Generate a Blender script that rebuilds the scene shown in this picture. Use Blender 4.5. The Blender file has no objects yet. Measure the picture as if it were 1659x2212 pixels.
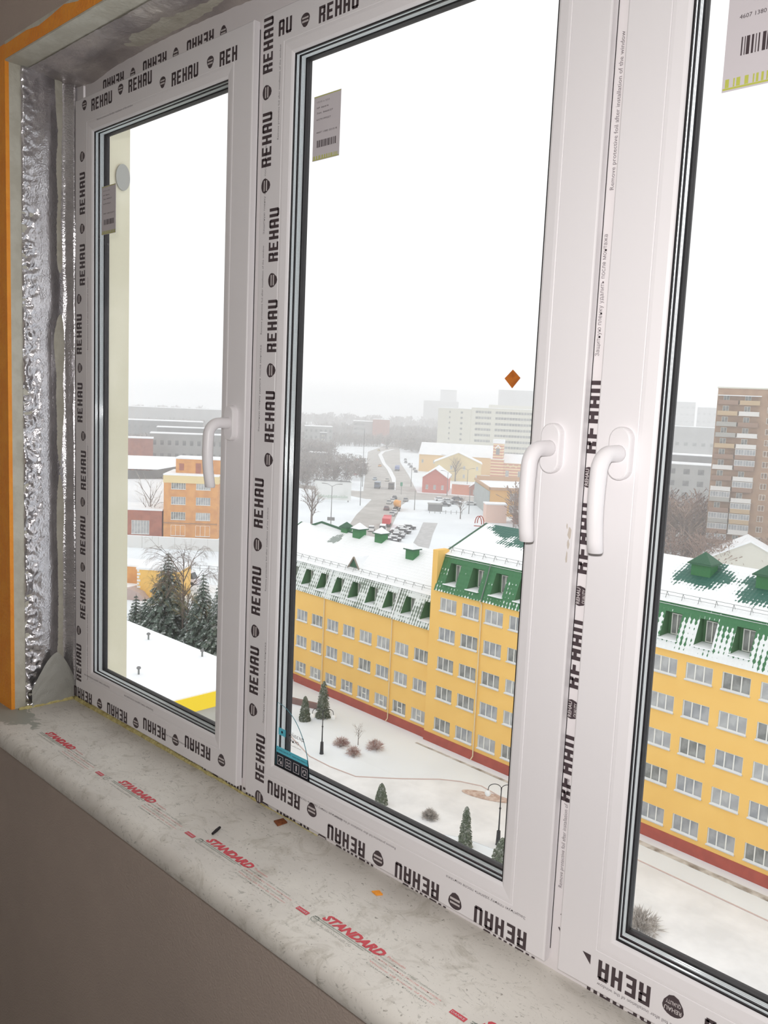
import bpy, bmesh, math, random
from mathutils import Vector, Matrix, noise

# ------------------------------------------------------------------ camera, sky, lamps, exposure
scene = bpy.context.scene
COL = scene.collection
EYE = 1.8                                   # camera height above the room floor, metres
GROUND = -37.0                              # street level, relative to the camera

def cam_basis(yaw, pitch, roll):
    f = Vector((-math.sin(yaw) * math.cos(pitch), math.cos(yaw) * math.cos(pitch), -math.sin(pitch)))
    r = f.cross(Vector((0, 0, 1))).normalized()
    u = r.cross(f)
    return math.cos(roll) * r + math.sin(roll) * u, -math.sin(roll) * r + math.cos(roll) * u, f

R_, U_, F_ = cam_basis(0.767849815, 0.124197461, 0.0442662791)
cam_data = bpy.data.cameras.new('camera')
cam = bpy.data.objects.new('camera', cam_data)
COL.objects.link(cam)
m = Matrix((R_, U_, -F_)).transposed().to_4x4()
m.translation = Vector((0, 0, EYE))
cam.matrix_world = m
cam_data.sensor_fit = 'VERTICAL'
cam_data.sensor_height = 36.0
cam_data.lens = 36.0 * 1850.5 / 2212.0
cam_data.clip_start = 0.02
cam_data.clip_end = 9000
scene.camera = cam

world = bpy.data.worlds.new('overcast_sky')
scene.world = world
world.use_nodes = True
bg = world.node_tree.nodes['Background']
bg.inputs['Color'].default_value = (1.0, 1.0, 1.0, 1)
bg.inputs['Strength'].default_value = 1.27

flash_data = bpy.data.lights.new('camera_flash', 'AREA')      # the camera's own flash
flash_data.shape = 'RECTANGLE'
flash_data.size = 0.05
flash_data.size_y = 0.02
flash_data.energy = 12.8
flash_data.color = (1.0, 0.965, 0.945)
flash = bpy.data.objects.new('camera_flash', flash_data)
COL.objects.link(flash)
fm = m.copy()
fm.translation = Vector((0.02, -0.04, EYE + 0.06))
flash.matrix_world = fm

scene.view_settings.view_transform = 'Standard'
scene.view_settings.look = 'None'
scene.view_settings.exposure = 0.14
scene.view_settings.gamma = 1.0
scene.view_settings.use_curve_mapping = False
cy = scene.cycles
cy.use_denoising = True
cy.max_bounces = 10
cy.diffuse_bounces = 4
cy.glossy_bounces = 4
cy.transparent_max_bounces = 24
cy.transmission_bounces = 6
cy.volume_bounces = 2
cy.caustics_reflective = False
cy.caustics_refractive = False

# ------------------------------------------------------------------ colours and materials
def lin(c):
    return tuple((v / 255 / 12.92) if v / 255 <= 0.04045 else ((v / 255 + 0.055) / 1.055) ** 2.4 for v in c) + (1,)

def mat(name, col, rough=0.7, metal=0.0, col2=None, scale=5.0, detail=3.0, lo=0.4, hi=0.6, bump=0.0, bscale=None,
        spec=0.5, stretch=None):
    """Principled material; col2 mixes in by object-space noise, bump adds fine relief."""
    M = bpy.data.materials.new(name)
    M.use_nodes = True
    N, L = M.node_tree.nodes, M.node_tree.links
    p = N['Principled BSDF']
    p.inputs['Base Color'].default_value = lin(col)
    p.inputs['Roughness'].default_value = rough
    p.inputs['Metallic'].default_value = metal
    p.inputs['Specular IOR Level'].default_value = spec
    tc = N.new('ShaderNodeTexCoord')
    vec = tc.outputs['Object']
    if stretch:
        mp = N.new('ShaderNodeMapping')
        mp.inputs['Scale'].default_value = stretch
        L.new(vec, mp.inputs['Vector'])
        vec = mp.outputs['Vector']
    if col2 is not None:
        nz = N.new('ShaderNodeTexNoise')
        nz.inputs['Scale'].default_value = scale
        nz.inputs['Detail'].default_value = detail
        nz.inputs['Roughness'].default_value = 0.6
        L.new(vec, nz.inputs['Vector'])
        rm = N.new('ShaderNodeValToRGB')
        rm.color_ramp.elements[0].position = lo
        rm.color_ramp.elements[1].position = hi
        rm.color_ramp.elements[0].color = lin(col)
        rm.color_ramp.elements[1].color = lin(col2)
        L.new(nz.outputs['Fac'], rm.inputs['Fac'])
        L.new(rm.outputs['Color'], p.inputs['Base Color'])
    if bump:
        nb = N.new('ShaderNodeTexNoise')
        nb.inputs['Scale'].default_value = bscale or scale * 3
        nb.inputs['Detail'].default_value = 4
        L.new(vec, nb.inputs['Vector'])
        b = N.new('ShaderNodeBump')
        b.inputs['Strength'].default_value = bump
        b.inputs['Distance'].default_value = 0.01
        L.new(nb.outputs['Fac'], b.inputs['Height'])
        L.new(b.outputs['Normal'], p.inputs['Normal'])
    return M

def tile_mat(name, green, snow, cover, along='x', sx=0.35, sz=0.45, fade=None, wgt=.16, bare=()):
    """Profiled green metal roofing with snow caught on the tile rows; cover = share of snow.
    fade = (axis, from, to, add) raises the snow share along a local axis."""
    M = bpy.data.materials.new(name)
    M.use_nodes = True
    N, L = M.node_tree.nodes, M.node_tree.links
    p = N['Principled BSDF']
    p.inputs['Roughness'].default_value = 0.6
    tc = N.new('ShaderNodeTexCoord')
    sep = N.new('ShaderNodeSeparateXYZ')
    L.new(tc.outputs['Object'], sep.inputs[0])
    def math_(op, a, b=None, c=None):
        n = N.new('ShaderNodeMath')
        n.operation = op
        for i, v in enumerate((a, b, c)):
            if v is None: continue
            if isinstance(v, (int, float)): n.inputs[i].default_value = v
            else: L.new(v, n.inputs[i])
        return n.outputs[0]
    nz = N.new('ShaderNodeTexNoise')
    nz.inputs['Scale'].default_value = 0.55
    nz.inputs['Detail'].default_value = 5
    nz.inputs['Roughness'].default_value = 0.65
    L.new(tc.outputs['Object'], nz.inputs['Vector'])
    wx = math_('PINGPONG', sep.outputs['X'], sx / 2)
    wx = math_('MULTIPLY', wx, 2 / sx)
    wz = math_('PINGPONG', sep.outputs['Z'] if along == 'x' else sep.outputs['Y'], sz / 2)
    wz = math_('MULTIPLY', wz, 2 / sz)
    tiles = math_('ADD', math_('MULTIPLY', wx, wgt), math_('MULTIPLY', wz, wgt * .45))
    v = math_('ADD', nz.outputs['Fac'], tiles)
    v = math_('ADD', v, cover - 0.50 - wgt * .5)
    for f_ in (fade or ()):
        mr = N.new('ShaderNodeMapRange')
        mr.inputs['From Min'].default_value = f_[1]
        mr.inputs['From Max'].default_value = f_[2]
        mr.inputs['To Max'].default_value = f_[3]
        L.new(sep.outputs[f_[0]], mr.inputs['Value'])
        v = math_('ADD', v, mr.outputs[0])
    for sx_, sy_, r_ in bare:                                        # melted patches round the warm vents
        d = math_('SQRT', math_('ADD', math_('POWER', math_('SUBTRACT', sep.outputs['X'], sx_), 2.0), math_('POWER', math_('SUBTRACT', sep.outputs['Y'], sy_), 2.0)))
        mr = N.new('ShaderNodeMapRange')
        mr.inputs['From Min'].default_value = r_ * .45
        mr.inputs['From Max'].default_value = r_ * 1.2
        mr.inputs['To Min'].default_value = -.55
        mr.inputs['To Max'].default_value = 0
        L.new(d, mr.inputs['Value'])
        v = math_('ADD', v, mr.outputs[0])
    rm = N.new('ShaderNodeValToRGB')
    rm.color_ramp.elements[0].position = 0.50
    rm.color_ramp.elements[1].position = 0.54
    rm.color_ramp.elements[0].color = lin(green)
    rm.color_ramp.elements[1].color = lin(snow)
    L.new(v, rm.inputs['Fac'])
    L.new(rm.outputs['Color'], p.inputs['Base Color'])
    b = N.new('ShaderNodeBump')
    b.inputs['Strength'].default_value = 0.5
    b.inputs['Distance'].default_value = 0.06
    L.new(math_('ADD', wx, wz), b.inputs['Height'])
    L.new(b.outputs['Normal'], p.inputs['Normal'])
    return M

def glass_mat(name, tint=(235, 242, 240), refl=0.05, rough=0.0):
    M = bpy.data.materials.new(name)
    M.use_nodes = True
    N, L = M.node_tree.nodes, M.node_tree.links
    N.remove(N['Principled BSDF'])
    tr = N.new('ShaderNodeBsdfTransparent')
    tr.inputs['Color'].default_value = lin(tint)
    gl = N.new('ShaderNodeBsdfGlossy')
    gl.inputs['Roughness'].default_value = rough
    mx = N.new('ShaderNodeMixShader')
    mx.inputs['Fac'].default_value = refl
    L.new(tr.outputs[0], mx.inputs[1])
    L.new(gl.outputs[0], mx.inputs[2])
    L.new(mx.outputs[0], N['Material Output'].inputs['Surface'])
    return M

PVC = mat('white_pvc', (240, 237, 239), 0.38, spec=0.45)
FILM = mat('film_on_pvc', (236, 231, 232), 0.42, spec=0.4)
INK = mat('film_ink', (72, 60, 64), 0.5)
INKG = mat('film_ink_grey', (128, 120, 124), 0.6)
INKW = mat('film_logo_light', (205, 198, 198), 0.5)
RUB = mat('black_rubber', (22, 18, 22), 0.55)
GLASS = glass_mat('window_glass', (250, 250, 250), 0.02)
GREYWALL = mat('grey_brown_plaster', (190, 174, 163), 0.9, col2=(181, 166, 156), scale=3, lo=.35, hi=.7, bump=.25, bscale=220)
ROOMW = mat('white_room_plaster', (246, 244, 240), 0.9)
ORANGE = mat('orange_insulation', (255, 166, 54), 0.6, col2=(250, 154, 48), scale=14, bump=.3, bscale=120)
PLASTER = mat('white_plaster_edge', (208, 205, 192), 0.8, col2=(196, 192, 178), scale=18, bump=.3, bscale=90)
FOAM = mat('yellow_foam', (214, 202, 140), 0.85, col2=(176, 158, 100), scale=60, lo=.45, hi=.75, bump=.6, bscale=150)
CREAM = mat('cream_facade', (226, 224, 204), 0.85, col2=(216, 214, 192), scale=3)
SNOW = mat('snow', (247, 249, 251), 0.85, col2=(239, 242, 245), scale=0.35, detail=6)
GSNOW = mat('ground_snow', (240, 246, 250), 0.9, col2=(222, 227, 231), scale=0.05, detail=9, lo=.42, hi=.72)
ASPH = mat('wet_asphalt', (168, 164, 158), 0.75, col2=(196, 193, 188), scale=0.12, detail=6, lo=.4, hi=.7, stretch=(1, 1, 1))
DRIVE = mat('snowy_driveway', (226, 227, 228), 0.85, col2=(243, 244, 245), scale=0.25, detail=7, lo=.4, hi=.65)
PATHM = mat('cleared_path', (178, 178, 178), 0.85, col2=(196, 196, 196), scale=.6)
KERB = mat('reddish_kerb', (206, 186, 180), 0.85)
YEL = mat('yellow_stucco', (244, 200, 116), 0.85, col2=(241, 196, 112), scale=.3)
RED = mat('red_plinth', (178, 92, 80), 0.85, col2=(166, 86, 76), scale=1.2)
WFR = mat('white_window_frame', (236, 236, 230), 0.6)
WJAMB = mat('grey_window_jamb', (206, 206, 204), 0.8)
PN1 = mat('pane_grey', (150, 154, 158), 0.35, col2=(176, 178, 180), scale=.8)
PN2 = mat('pane_curtain', (188, 190, 190), 0.5, col2=(168, 170, 172), scale=1.1)
PN3 = mat('pane_dark', (126, 128, 126), 0.3, col2=(160, 162, 160), scale=.9)
GREEN = mat('green_metal', (58, 124, 74), 0.55)
GREEN2 = mat('green_metal_dark', (50, 96, 70), 0.55)
CHEEK = mat('green_cheek', (74, 118, 78), 0.7)
PIPE = mat('drainpipe', (222, 206, 170), 0.6)
STEELG = mat('grey_rail', (126, 130, 128), 0.6)
DIRT = mat('bare_soil', (146, 138, 128), 0.9, col2=(216, 214, 208), scale=.7, lo=.35, hi=.6)
BARK = mat('bark', (112, 100, 94), 0.9)
TWIG = mat('bare_twigs', (140, 122, 112), 0.95)
TWIG2 = mat('frosted_twigs', (190, 184, 178), 0.95)
WOODM = mat('wood_mass', (120, 108, 102), 0.95, col2=(150, 140, 134), scale=.05)
SPRUCE = mat('spruce_needles', (88, 102, 92), 0.9, col2=(214, 218, 218), scale=1.6, lo=.52, hi=.68)
THUJA = mat('thuja_needles', (104, 114, 96), 0.9, col2=(190, 192, 186), scale=3.5, lo=.48, hi=.72)
OCHRE = mat('ochre_tree', (138, 128, 82), 0.95, col2=(190, 188, 176), scale=1.2, lo=.5, hi=.75)
IRON = mat('black_iron', (52, 52, 54), 0.5)
GLOBE = mat('milky_globe', (232, 232, 230), 0.3)
OBRICK = mat('orange_brick', (222, 164, 104), 0.9, col2=(206, 148, 96), scale=.5)
CRM2 = mat('cream_band', (228, 208, 158), 0.9)
RBRICK = mat('red_brick', (176, 116, 98), 0.9, col2=(160, 104, 90), scale=.5)
BRBRICK = mat('brown_brick', (172, 142, 116), 0.9, col2=(160, 130, 106), scale=.4)
GREYB = mat('grey_concrete', (164, 164, 162), 0.9, col2=(152, 152, 150), scale=.1)
GREYD = mat('grey_dark_concrete', (134, 134, 134), 0.9, col2=(122, 122, 122), scale=.2)
PALE = mat('pale_panel', (214, 212, 200), 0.9)
WINB = mat('window_band', (98, 100, 100), 0.5, col2=(140, 142, 140), scale=.25)
WHITEP = mat('white_paint', (238, 238, 238), 0.6)
PINK = mat('pink_render', (232, 198, 182), 0.85)

# ------------------------------------------------------------------ helpers
class MB:
    def __init__(s): s.v = []; s.f = []; s.m = []
    def face(s, pts, m=0):
        i = len(s.v); s.v += [tuple(p) for p in pts]; s.f.append(tuple(range(i, i + len(pts)))); s.m.append(m)
    def box(s, a, b, m=0):
        (x0, y0, z0), (x1, y1, z1) = a, b
        if x0 > x1: x0, x1 = x1, x0
        if y0 > y1: y0, y1 = y1, y0
        if z0 > z1: z0, z1 = z1, z0
        i = len(s.v)
        s.v += [(x0, y0, z0), (x1, y0, z0), (x1, y1, z0), (x0, y1, z0), (x0, y0, z1), (x1, y0, z1), (x1, y1, z1), (x0, y1, z1)]
        for q in ((0, 3, 2, 1), (4, 5, 6, 7), (0, 1, 5, 4), (1, 2, 6, 5), (2, 3, 7, 6), (3, 0, 4, 7)):
            s.f.append(tuple(i + k for k in q)); s.m.append(m)
    def tube(s, pts, r, n=6, m=0, cap=True):
        pts = [Vector(p) for p in pts]
        rs = r if isinstance(r, (list, tuple)) else [r] * len(pts)
        i0 = len(s.v); prev = None
        for k, p in enumerate(pts):
            d = (pts[min(k + 1, len(pts) - 1)] - pts[max(k - 1, 0)]).normalized()
            if prev is None:
                a = d.orthogonal().normalized()
            else:
                a = (prev - d * prev.dot(d)).normalized()
            prev = a; b = d.cross(a)
            for j in range(n):
                t = 2 * math.pi * j / n
                s.v.append(tuple(p + (a * math.cos(t) + b * math.sin(t)) * rs[k]))
        for k in range(len(pts) - 1):
            for j in range(n):
                q = i0 + k * n
                s.f.append((q + j, q + (j + 1) % n, q + n + (j + 1) % n, q + n + j)); s.m.append(m)
        if cap:
            s.f.append(tuple(i0 + j for j in range(n))[::-1]); s.m.append(m)
            s.f.append(tuple(i0 + (len(pts) - 1) * n + j for j in range(n))); s.m.append(m)
    def prism(s, poly, fn, d0, d1, m=0):
        """poly 2-D, fn(u, v, d) -> 3-D"""
        n = len(poly); i = len(s.v)
        s.v += [tuple(fn(u, v, d0)) for u, v in poly] + [tuple(fn(u, v, d1)) for u, v in poly]
        s.f.append(tuple(i + k for k in range(n))[::-1]); s.m.append(m)
        s.f.append(tuple(i + n + k for k in range(n))); s.m.append(m)
        for k in range(n):
            s.f.append((i + k, i + (k + 1) % n, i + n + (k + 1) % n, i + n + k)); s.m.append(m)
    def mesh(s, name, mats, smooth=False):
        me = bpy.data.meshes.new(name)
        me.from_pydata(s.v, [], s.f)
        for q in (mats if isinstance(mats, (list, tuple)) else [mats]): me.materials.append(q)
        me.polygons.foreach_set('material_index', s.m)
        if smooth: me.polygons.foreach_set('use_smooth', [True] * len(me.polygons))
        me.update()
        bm = bmesh.new(); bm.from_mesh(me)
        if len(bm.faces) < 20000: bmesh.ops.recalc_face_normals(bm, faces=bm.faces)
        bm.to_mesh(me); bm.free()
        return me
    def build(s, name, mats, parent=None, loc=None, rz=0, smooth=False):
        return put(name, s.mesh(name, mats, smooth), parent, loc, rz)

def put(name, me, parent=None, loc=None, rz=0):
    o = bpy.data.objects.new(name, me); COL.objects.link(o)
    if parent is not None: o.parent = parent
    if loc is not None: o.location = loc
    if rz: o.rotation_euler = (0, 0, rz)
    return o

def tag(o, label, cat=None, group=None, kind=None):
    o['label'] = label
    if cat: o['category'] = cat
    if group: o['group'] = group
    if kind: o['kind'] = kind
    return o

def thing(name, label, cat, loc=(0, 0, 0), rz=0, group=None, kind=None):
    o = bpy.data.objects.new(name, None); COL.objects.link(o)
    o.location = loc; o.rotation_euler = (0, 0, rz); o.empty_display_size = .1
    return tag(o, label, cat, group, kind)

def copy_tree(o, parent=None):
    c = o.copy(); COL.objects.link(c); c.parent = parent
    for ch in list(o.children): copy_tree(ch, c)
    return c

def ring(mb, x0, x1, z0, z1, sec, m=0, closed=False):
    """Mitred rectangular frame: sec = [(inset, y)...]."""
    n = len(sec); i = len(mb.v)
    for o, y in sec:
        mb.v += [(x0 + o, y, z0 + o), (x1 - o, y, z0 + o), (x1 - o, y, z1 - o), (x0 + o, y, z1 - o)]
    for k in range(n if closed else n - 1):
        a, b = i + 4 * k, i + 4 * ((k + 1) % n)
        for j in range(4):
            mb.f.append((a + j, a + (j + 1) % 4, b + (j + 1) % 4, b + j)); mb.m.append(m)

FONTCACHE = {}
def text_mesh(txt, size, bold=0.0, shear=0.0):
    key = (txt, size, bold, shear)
    if key in FONTCACHE: return FONTCACHE[key]
    c = bpy.data.curves.new('t', 'FONT'); c.body = txt; c.size = size; c.offset = bold; c.shear = shear
    c.resolution_u = 2; c.align_x = 'LEFT'
    o = bpy.data.objects.new('t', c); COL.objects.link(o)
    dg = bpy.context.evaluated_depsgraph_get(); dg.update()
    me = bpy.data.meshes.new_from_object(o.evaluated_get(dg))
    vs = [(v.co.x, v.co.y) for v in me.vertices]; fs = [tuple(p.vertices) for p in me.polygons]
    bpy.data.objects.remove(o); bpy.data.curves.remove(c); bpy.data.meshes.remove(me)
    FONTCACHE[key] = (vs, fs)
    return vs, fs

def put_text(mb, txt, length, org, du, dv, m=0, height=None, bold=0.0, shear=0.0):
    """Flat lettering scaled to `length` along du (and to cap height `height` along dv)."""
    vs, fs = text_mesh(txt, 1.0, bold, shear)
    x0 = min(v[0] for v in vs); x1 = max(v[0] for v in vs)
    k = length / (x1 - x0); h = (height / 0.72) if height else k
    i = len(mb.v)
    for x, y in vs: mb.v.append(tuple(org + du * ((x - x0) * k) + dv * (y * h)))
    for f in fs: mb.f.append(tuple(i + q for q in f)); mb.m.append(m)

LET = {
 'R': [(0, 0, .26, 1), (.26, .82, .72, 1), (.5, .5, .74, .9), (.26, .42, .66, .58), (.46, 0, .74, .42)],
 'E': [(0, 0, .26, 1), (.26, .82, .7, 1), (.26, .41, .62, .59), (.26, 0, .7, .18)],
 'H': [(0, 0, .26, 1), (.48, 0, .74, 1), (.26, .41, .48, .6)],
 'A': [(0, 0, .26, .92), (.48, 0, .74, .92), (.08, .82, .66, 1), (.26, .36, .48, .53)],
 'U': [(0, .08, .26, 1), (.48, .08, .74, 1), (.08, 0, .66, .18)]}
def word(mb, org, du, dv, length, height, letters='REHAU', m=0, vmax=1.0):
    pitch = length / 5.0
    for k, ch in enumerate('REHAU'):
        if ch not in letters: continue
        for a, b, c, d in LET[ch]:
            if b >= vmax: continue
            d = min(d, vmax); q = []
            for u, v in ((a, b), (c, b), (c, d), (a, d)):
                U = (k + u * 1.08) * pitch; V = v * height
                q.append(org + du * U + dv * V)
            mb.face(q, m)

def logo(mb, org, du, dv, s, m=0, mi=2, detail=False):
    """Rounded shield: arched top, pointed bottom, with two light name bands."""
    pts = []
    for t in range(0, 181, 20):
        a = math.radians(t); pts.append((math.cos(a) * .5, .12 + math.sin(a) * .38))
    pts += [(-.44, -.12), (-.22, -.42), (0, -.5), (.22, -.42), (.44, -.12)]
    mb.face([org + du * (u * s) + dv * (v * s) for u, v in pts], m)
    off = (du.cross(dv)).normalized() * 0.0002
    for a, b, c, d in ((-.36, .1, .36, .22), (-.36, -.16, .36, -.02)):
        if detail: continue
        mb.face([org + off + du * (u * s) + dv * (v * s) for u, v in ((a, b), (c, b), (c, d), (a, d))], mi)
    if detail:
        put_text(mb, 'REHAU', s * .8, org + off + du * (-.4 * s) + dv * (.1 * s), du, dv, mi, height=s * .2, bold=.02)
        put_text(mb, 'QUALITY', s * .7, org + off + du * (-.35 * s) + dv * (-.2 * s), du, dv, mi, height=s * .18, bold=.02)

X, Y, Z = Vector((1, 0, 0)), Vector((0, 1, 0)), Vector((0, 0, 1))
RMV = 'Remove protective foil after installation of the window'
CYR = '\u0417\u0430\u0449\u0438\u0442\u043d\u0443\u044e \u043f\u043b\u0435\u043d\u043a\u0443 \u0443\u0434\u0430\u043b\u0438\u0442\u044c \u043f\u043e\u0441\u043b\u0435 \u043c\u043e\u043d\u0442\u0430\u0436\u0430'

# ------------------------------------------------------------------ room shell
def struct(name, mb, mats, label=None, **k):
    o = mb.build(name, mats, **k); o['kind'] = 'structure'
    if label: o['label'] = label
    return o

b = MB()
for a, c in (((-3.0, .858, -.84 - .0), (-2.1, 1.05, 1.2)), ((.2, .858, -.84), (2.4, 1.05, 1.2)), ((-2.1, .858, .765), (.2, 1.05, 1.2)),
             ((-3.0, .858, -1.8), (2.4, 1.05, -.84))):
    b.box(a, c)
struct('wall_front', b, GREYWALL, 'grey brown plastered wall around and below the window')
b = MB(); b.box((-3.05, -2.2, -1.8), (-3.0, 1.05, 1.2)); struct('wall_left', b, ROOMW)
b = MB(); b.box((2.4, -2.2, -1.8), (2.45, 1.05, 1.2)); struct('wall_right', b, ROOMW)
b = MB(); b.box((-3.05, -2.25, -1.8), (2.45, -2.2, 1.2)); struct('wall_back', b, ROOMW)
b = MB(); b.box((-3.05, -2.25, 1.2), (2.45, 1.3, 1.3)); struct('ceiling', b, ROOMW)
b = MB(); b.box((-3.05, -2.25, -1.9), (2.45, 1.05, -1.8)); struct('floor', b, mat('pale_screed', (196, 194, 190), .9))

# orange insulation board around the opening
ins = thing('insulation_board', 'bright orange insulation board edge framing the window opening', 'insulation', (-2.08, .85, -.79))
def local(mb, name, mats, parent, smooth=False):
    L = parent.location
    mb.v = [(v[0] - L.x, v[1] - L.y, v[2] - L.z) for v in mb.v]
    return mb.build(name, mats, parent, smooth=smooth)
b = MB(); b.box((-2.32, .848, -.796), (-2.079, .857, .774)); local(b, 'board', ORANGE, ins)
b = MB()
n = 40                                                              # torn upper edge
top = [(-2.079 + 2.35 * k / n, .772 + .004 * math.sin(k * 1.7) + .003 * math.sin(k * 4.1)) for k in range(n + 1)]
for k in range(n):
    (xa, za), (xb, zb) = top[k], top[k + 1]
    b.face([(xa, .848, .742), (xb, .848, .742), (xb, .848, zb), (xa, .848, za)])
    b.face([(xa, .848, za), (xb, .848, zb), (xb, .856, zb), (xa, .856, za)])
    b.face([(xa, .848, .742), (xb, .848, .742), (xb, .856, .742), (xa, .856, .742)])
local(b, 'board', ORANGE, ins)

# plaster reveal strips between the board and the foil
b = MB(); b.box((-2.14, .849, -.80), (-2.08, 1.02, .75)); struct('trim_1', b, PLASTER, 'pale plaster edge strip of the left window reveal')
b = MB(); b.box((-2.08, .849, .738), (.22, 1.02, .78)); struct('trim_2', b, PLASTER, 'pale plaster edge strip above the window')

# crinkled silver vapour foil
FOIL = mat('silver_foil', (222, 220, 224), 0.2, metal=0.88, col2=(206, 204, 208), scale=30, bump=.16, bscale=260)
def foil_side():
    mb = MB(); NY, NZ = 46, 420
    for j in range(NZ + 1):
        z = -.792 + 1.532 * j / NZ
        for i in range(NY + 1):
            u = i / NY; y = .884 + .132 * u
            x = -2.076
            x += .016 * math.exp(-((u - .93) / .09) ** 2) - .006 * math.exp(-((u - .68) / .14) ** 2)
            x += .004 * math.exp(-((u - .45) / .2) ** 2)
            amp = .0105 * max(0, 1 - u / .36) * (1 if z < .42 else .5)
            x += amp * (noise.noise(Vector((y * 40, z * 62, 1))) + .7 * noise.noise(Vector((y * 90, z * 130, 5))) + .25 * noise.noise(Vector((y * 260, z * 300, 8))))
            x += .0022 * noise.noise(Vector((y * 22, z * 9, 3))) + .0006 * noise.noise(Vector((y * 200, z * 200, 3)))
            if z > .0: x += .007 * max(0, math.sin((z - .0) * 9)) * math.exp(-((u - .6) / .25) ** 2) * noise.noise(Vector((0, z * 6, 2)))
            y += .006 * noise.noise(Vector((z * 7, 0, 7))) * (u > .9)
            if i == 0: x = -2.079; y = .884 + .0015 * noise.noise(Vector((z * 30, 1, 1)))
            mb.v.append((x, y, z))
    for j in range(NZ):
        for i in range(NY):
            a = j * (NY + 1) + i
            mb.f.append((a, a + 1, a + NY + 2, a + NY + 1)); mb.m.append(0)
    return mb
o = foil_side().build('foil_sheet', FOIL, smooth=True)
tag(o, 'crinkled silver foil sheet lining the left side of the window opening', 'foil')
FOIL2 = mat('dull_grey_foil', (168, 160, 160), 0.45, metal=0.45, col2=(206, 198, 192), scale=7, lo=.4, hi=.7, bump=.3, bscale=120)
def foil_top():
    mb = MB(); NX, NY = 420, 30
    for i in range(NX + 1):
        x = -2.078 + 2.26 * i / NX
        for j in range(NY + 1):
            u = j / NY; y = .90 + .114 * u
            z = .735 - .012 * u
            hump = math.exp(-((x + 1.62) / .28) ** 2)
            z += (.018 * hump) * math.exp(-((u - .8) / .3) ** 2)
            z -= .010 * math.exp(-((x + 1.98) / .06) ** 2) * u
            z += .006 * noise.noise(Vector((x * 9, y * 26, 4))) * math.sin(math.pi * min(1, u + .1)) + .002 * noise.noise(Vector((x * 50, y * 60, 1)))
            mb.v.append((x, y, min(z, .7385 if u < .1 else .76)))
    for i in range(NX):
        for j in range(NY):
            a = i * (NY + 1) + j
            mb.f.append((a, a + 1, a + NY + 2, a + NY + 1)); mb.m.append(0)
    return mb
o = foil_top().build('foil_sheet', FOIL2, smooth=True)
tag(o, 'dull grey foil sheet sagging above the window head', 'foil')
# loose translucent flap of grey cloth tape at the foot of the foil
b = MB(); NU, NV = 16, 22
for j in range(NV + 1):
    for i in range(NU + 1):
        u, v = i / NU, j / NV
        y = .893 + .115 * u; top_ = .135 * (1 - abs(u - .5) ** 1.5 * 1.9)
        z = -.793 + top_ * v
        x = -2.062 + .012 * math.sin(u * 3.1) * v + .002 * noise.noise(Vector((u * 5, v * 6, 2)))
        b.v.append((x, y, z))
for j in range(NV):
    for i in range(NU):
        a = j * (NU + 1) + i; b.f.append((a, a + 1, a + NU + 2, a + NU + 1)); b.m.append(0)
o = b.build('tape_flap', mat('grey_tape', (178, 178, 172), 0.6, metal=.15, bump=.2, bscale=300), smooth=True)
tag(o, 'grey tape flap curling at the foot of the silver foil by the sill', 'tape')

# ------------------------------------------------------------------ window frame
wf = thing('window_frame', 'white plastic window frame with printed protective film and mullions', 'window frame', (-.97, 1.03, -.80), kind='structure')
FY = 1.012
b = MB()
b.box((-2.10, FY, -.86), (-2.03, 1.030, .76)); b.box((.09, FY, -.86), (.2, 1.030, .76))
b.box((-2.02, FY, .645), (.09, 1.030, .76)); b.box((-2.02, FY, -.86), (.09, 1.030, -.745))
local(b, 'frame_border', FILM, wf)
for x0, x1 in ((-1.372, -1.282), (-.632, -.556)):
    b = MB(); b.box((x0, FY, -.745), (x1, 1.030, .645)); local(b, 'mullion', FILM, wf)
    b = MB(); b.box((x0 + .0250, FY - .0008, -.765), (x0 + (.0282 if x0 < -1 else .0268), FY + .002, .67)); local(b, 'seal_strip', RUB, wf)
b = MB()
yy = FY - .0006
# foot rail: a half hidden row of words, upside down, and small print
for x, z in ((-1.473, -.7825), (-1.305, -.7825), (-1.135, -.7825), (-.965, -.7915), (-.80, -.7925), (-.63, -.7925), (-.447, -.7825), (-.28, -.7825)): word(b, Vector((x, yy, z)), -X, -Z, .10, .027)
for x in (-1.52, -1.35, -1.18): logo(b, Vector((x + .082, yy, -.797)), -X, -Z, .026)
# head rail
for x in (-1.839, -1.663, -1.493): word(b, Vector((x, yy, .710)), -X, -Z, .098, .026)
for x in (-1.80, -1.628, -1.461): logo(b, Vector((x, yy, .697)), -X, -Z, .022)
put_text(b, RMV, .16, Vector((-1.62, yy, .6865)), X, Z, 1, height=.004)
# mullion between the second and third sash
for z in (-.052, -.215, -.376, -.54, .62): word(b, Vector((-.5858, yy, z)), Z, -X, .10, .0285, 'REHAU', vmax=.70)
for z in (-.084, -.246, -.406): logo(b, Vector((-.5965, yy, z)), Z, -X, .028, detail=True)
put_text(b, CYR, .155, Vector((-.5975, yy, .076)), Z, -X, 1, height=.006)
put_text(b, RMV, .192, Vector((-.594, yy, .286)), Z, -X, 1, height=.006)
put_text(b, RMV, .162, Vector((-.594, yy, -.668)), Z, -X, 1, height=.006)
# handwritten marker strokes low on that mullion
for k, pts in enumerate([[(0, 0), (.006, .004), (.004, .012)], [(.001, .018), (.008, .022)], [(-.002, .026), (.003, .034), (.008, .036)], [(0, .042), (.007, .047)], [(.0, .0), (-.004, .006)]]):
    b.tube([(-.590 - .0 + p[0], yy, -.733 + p[1]) for p in pts], .0009, 4)
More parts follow.
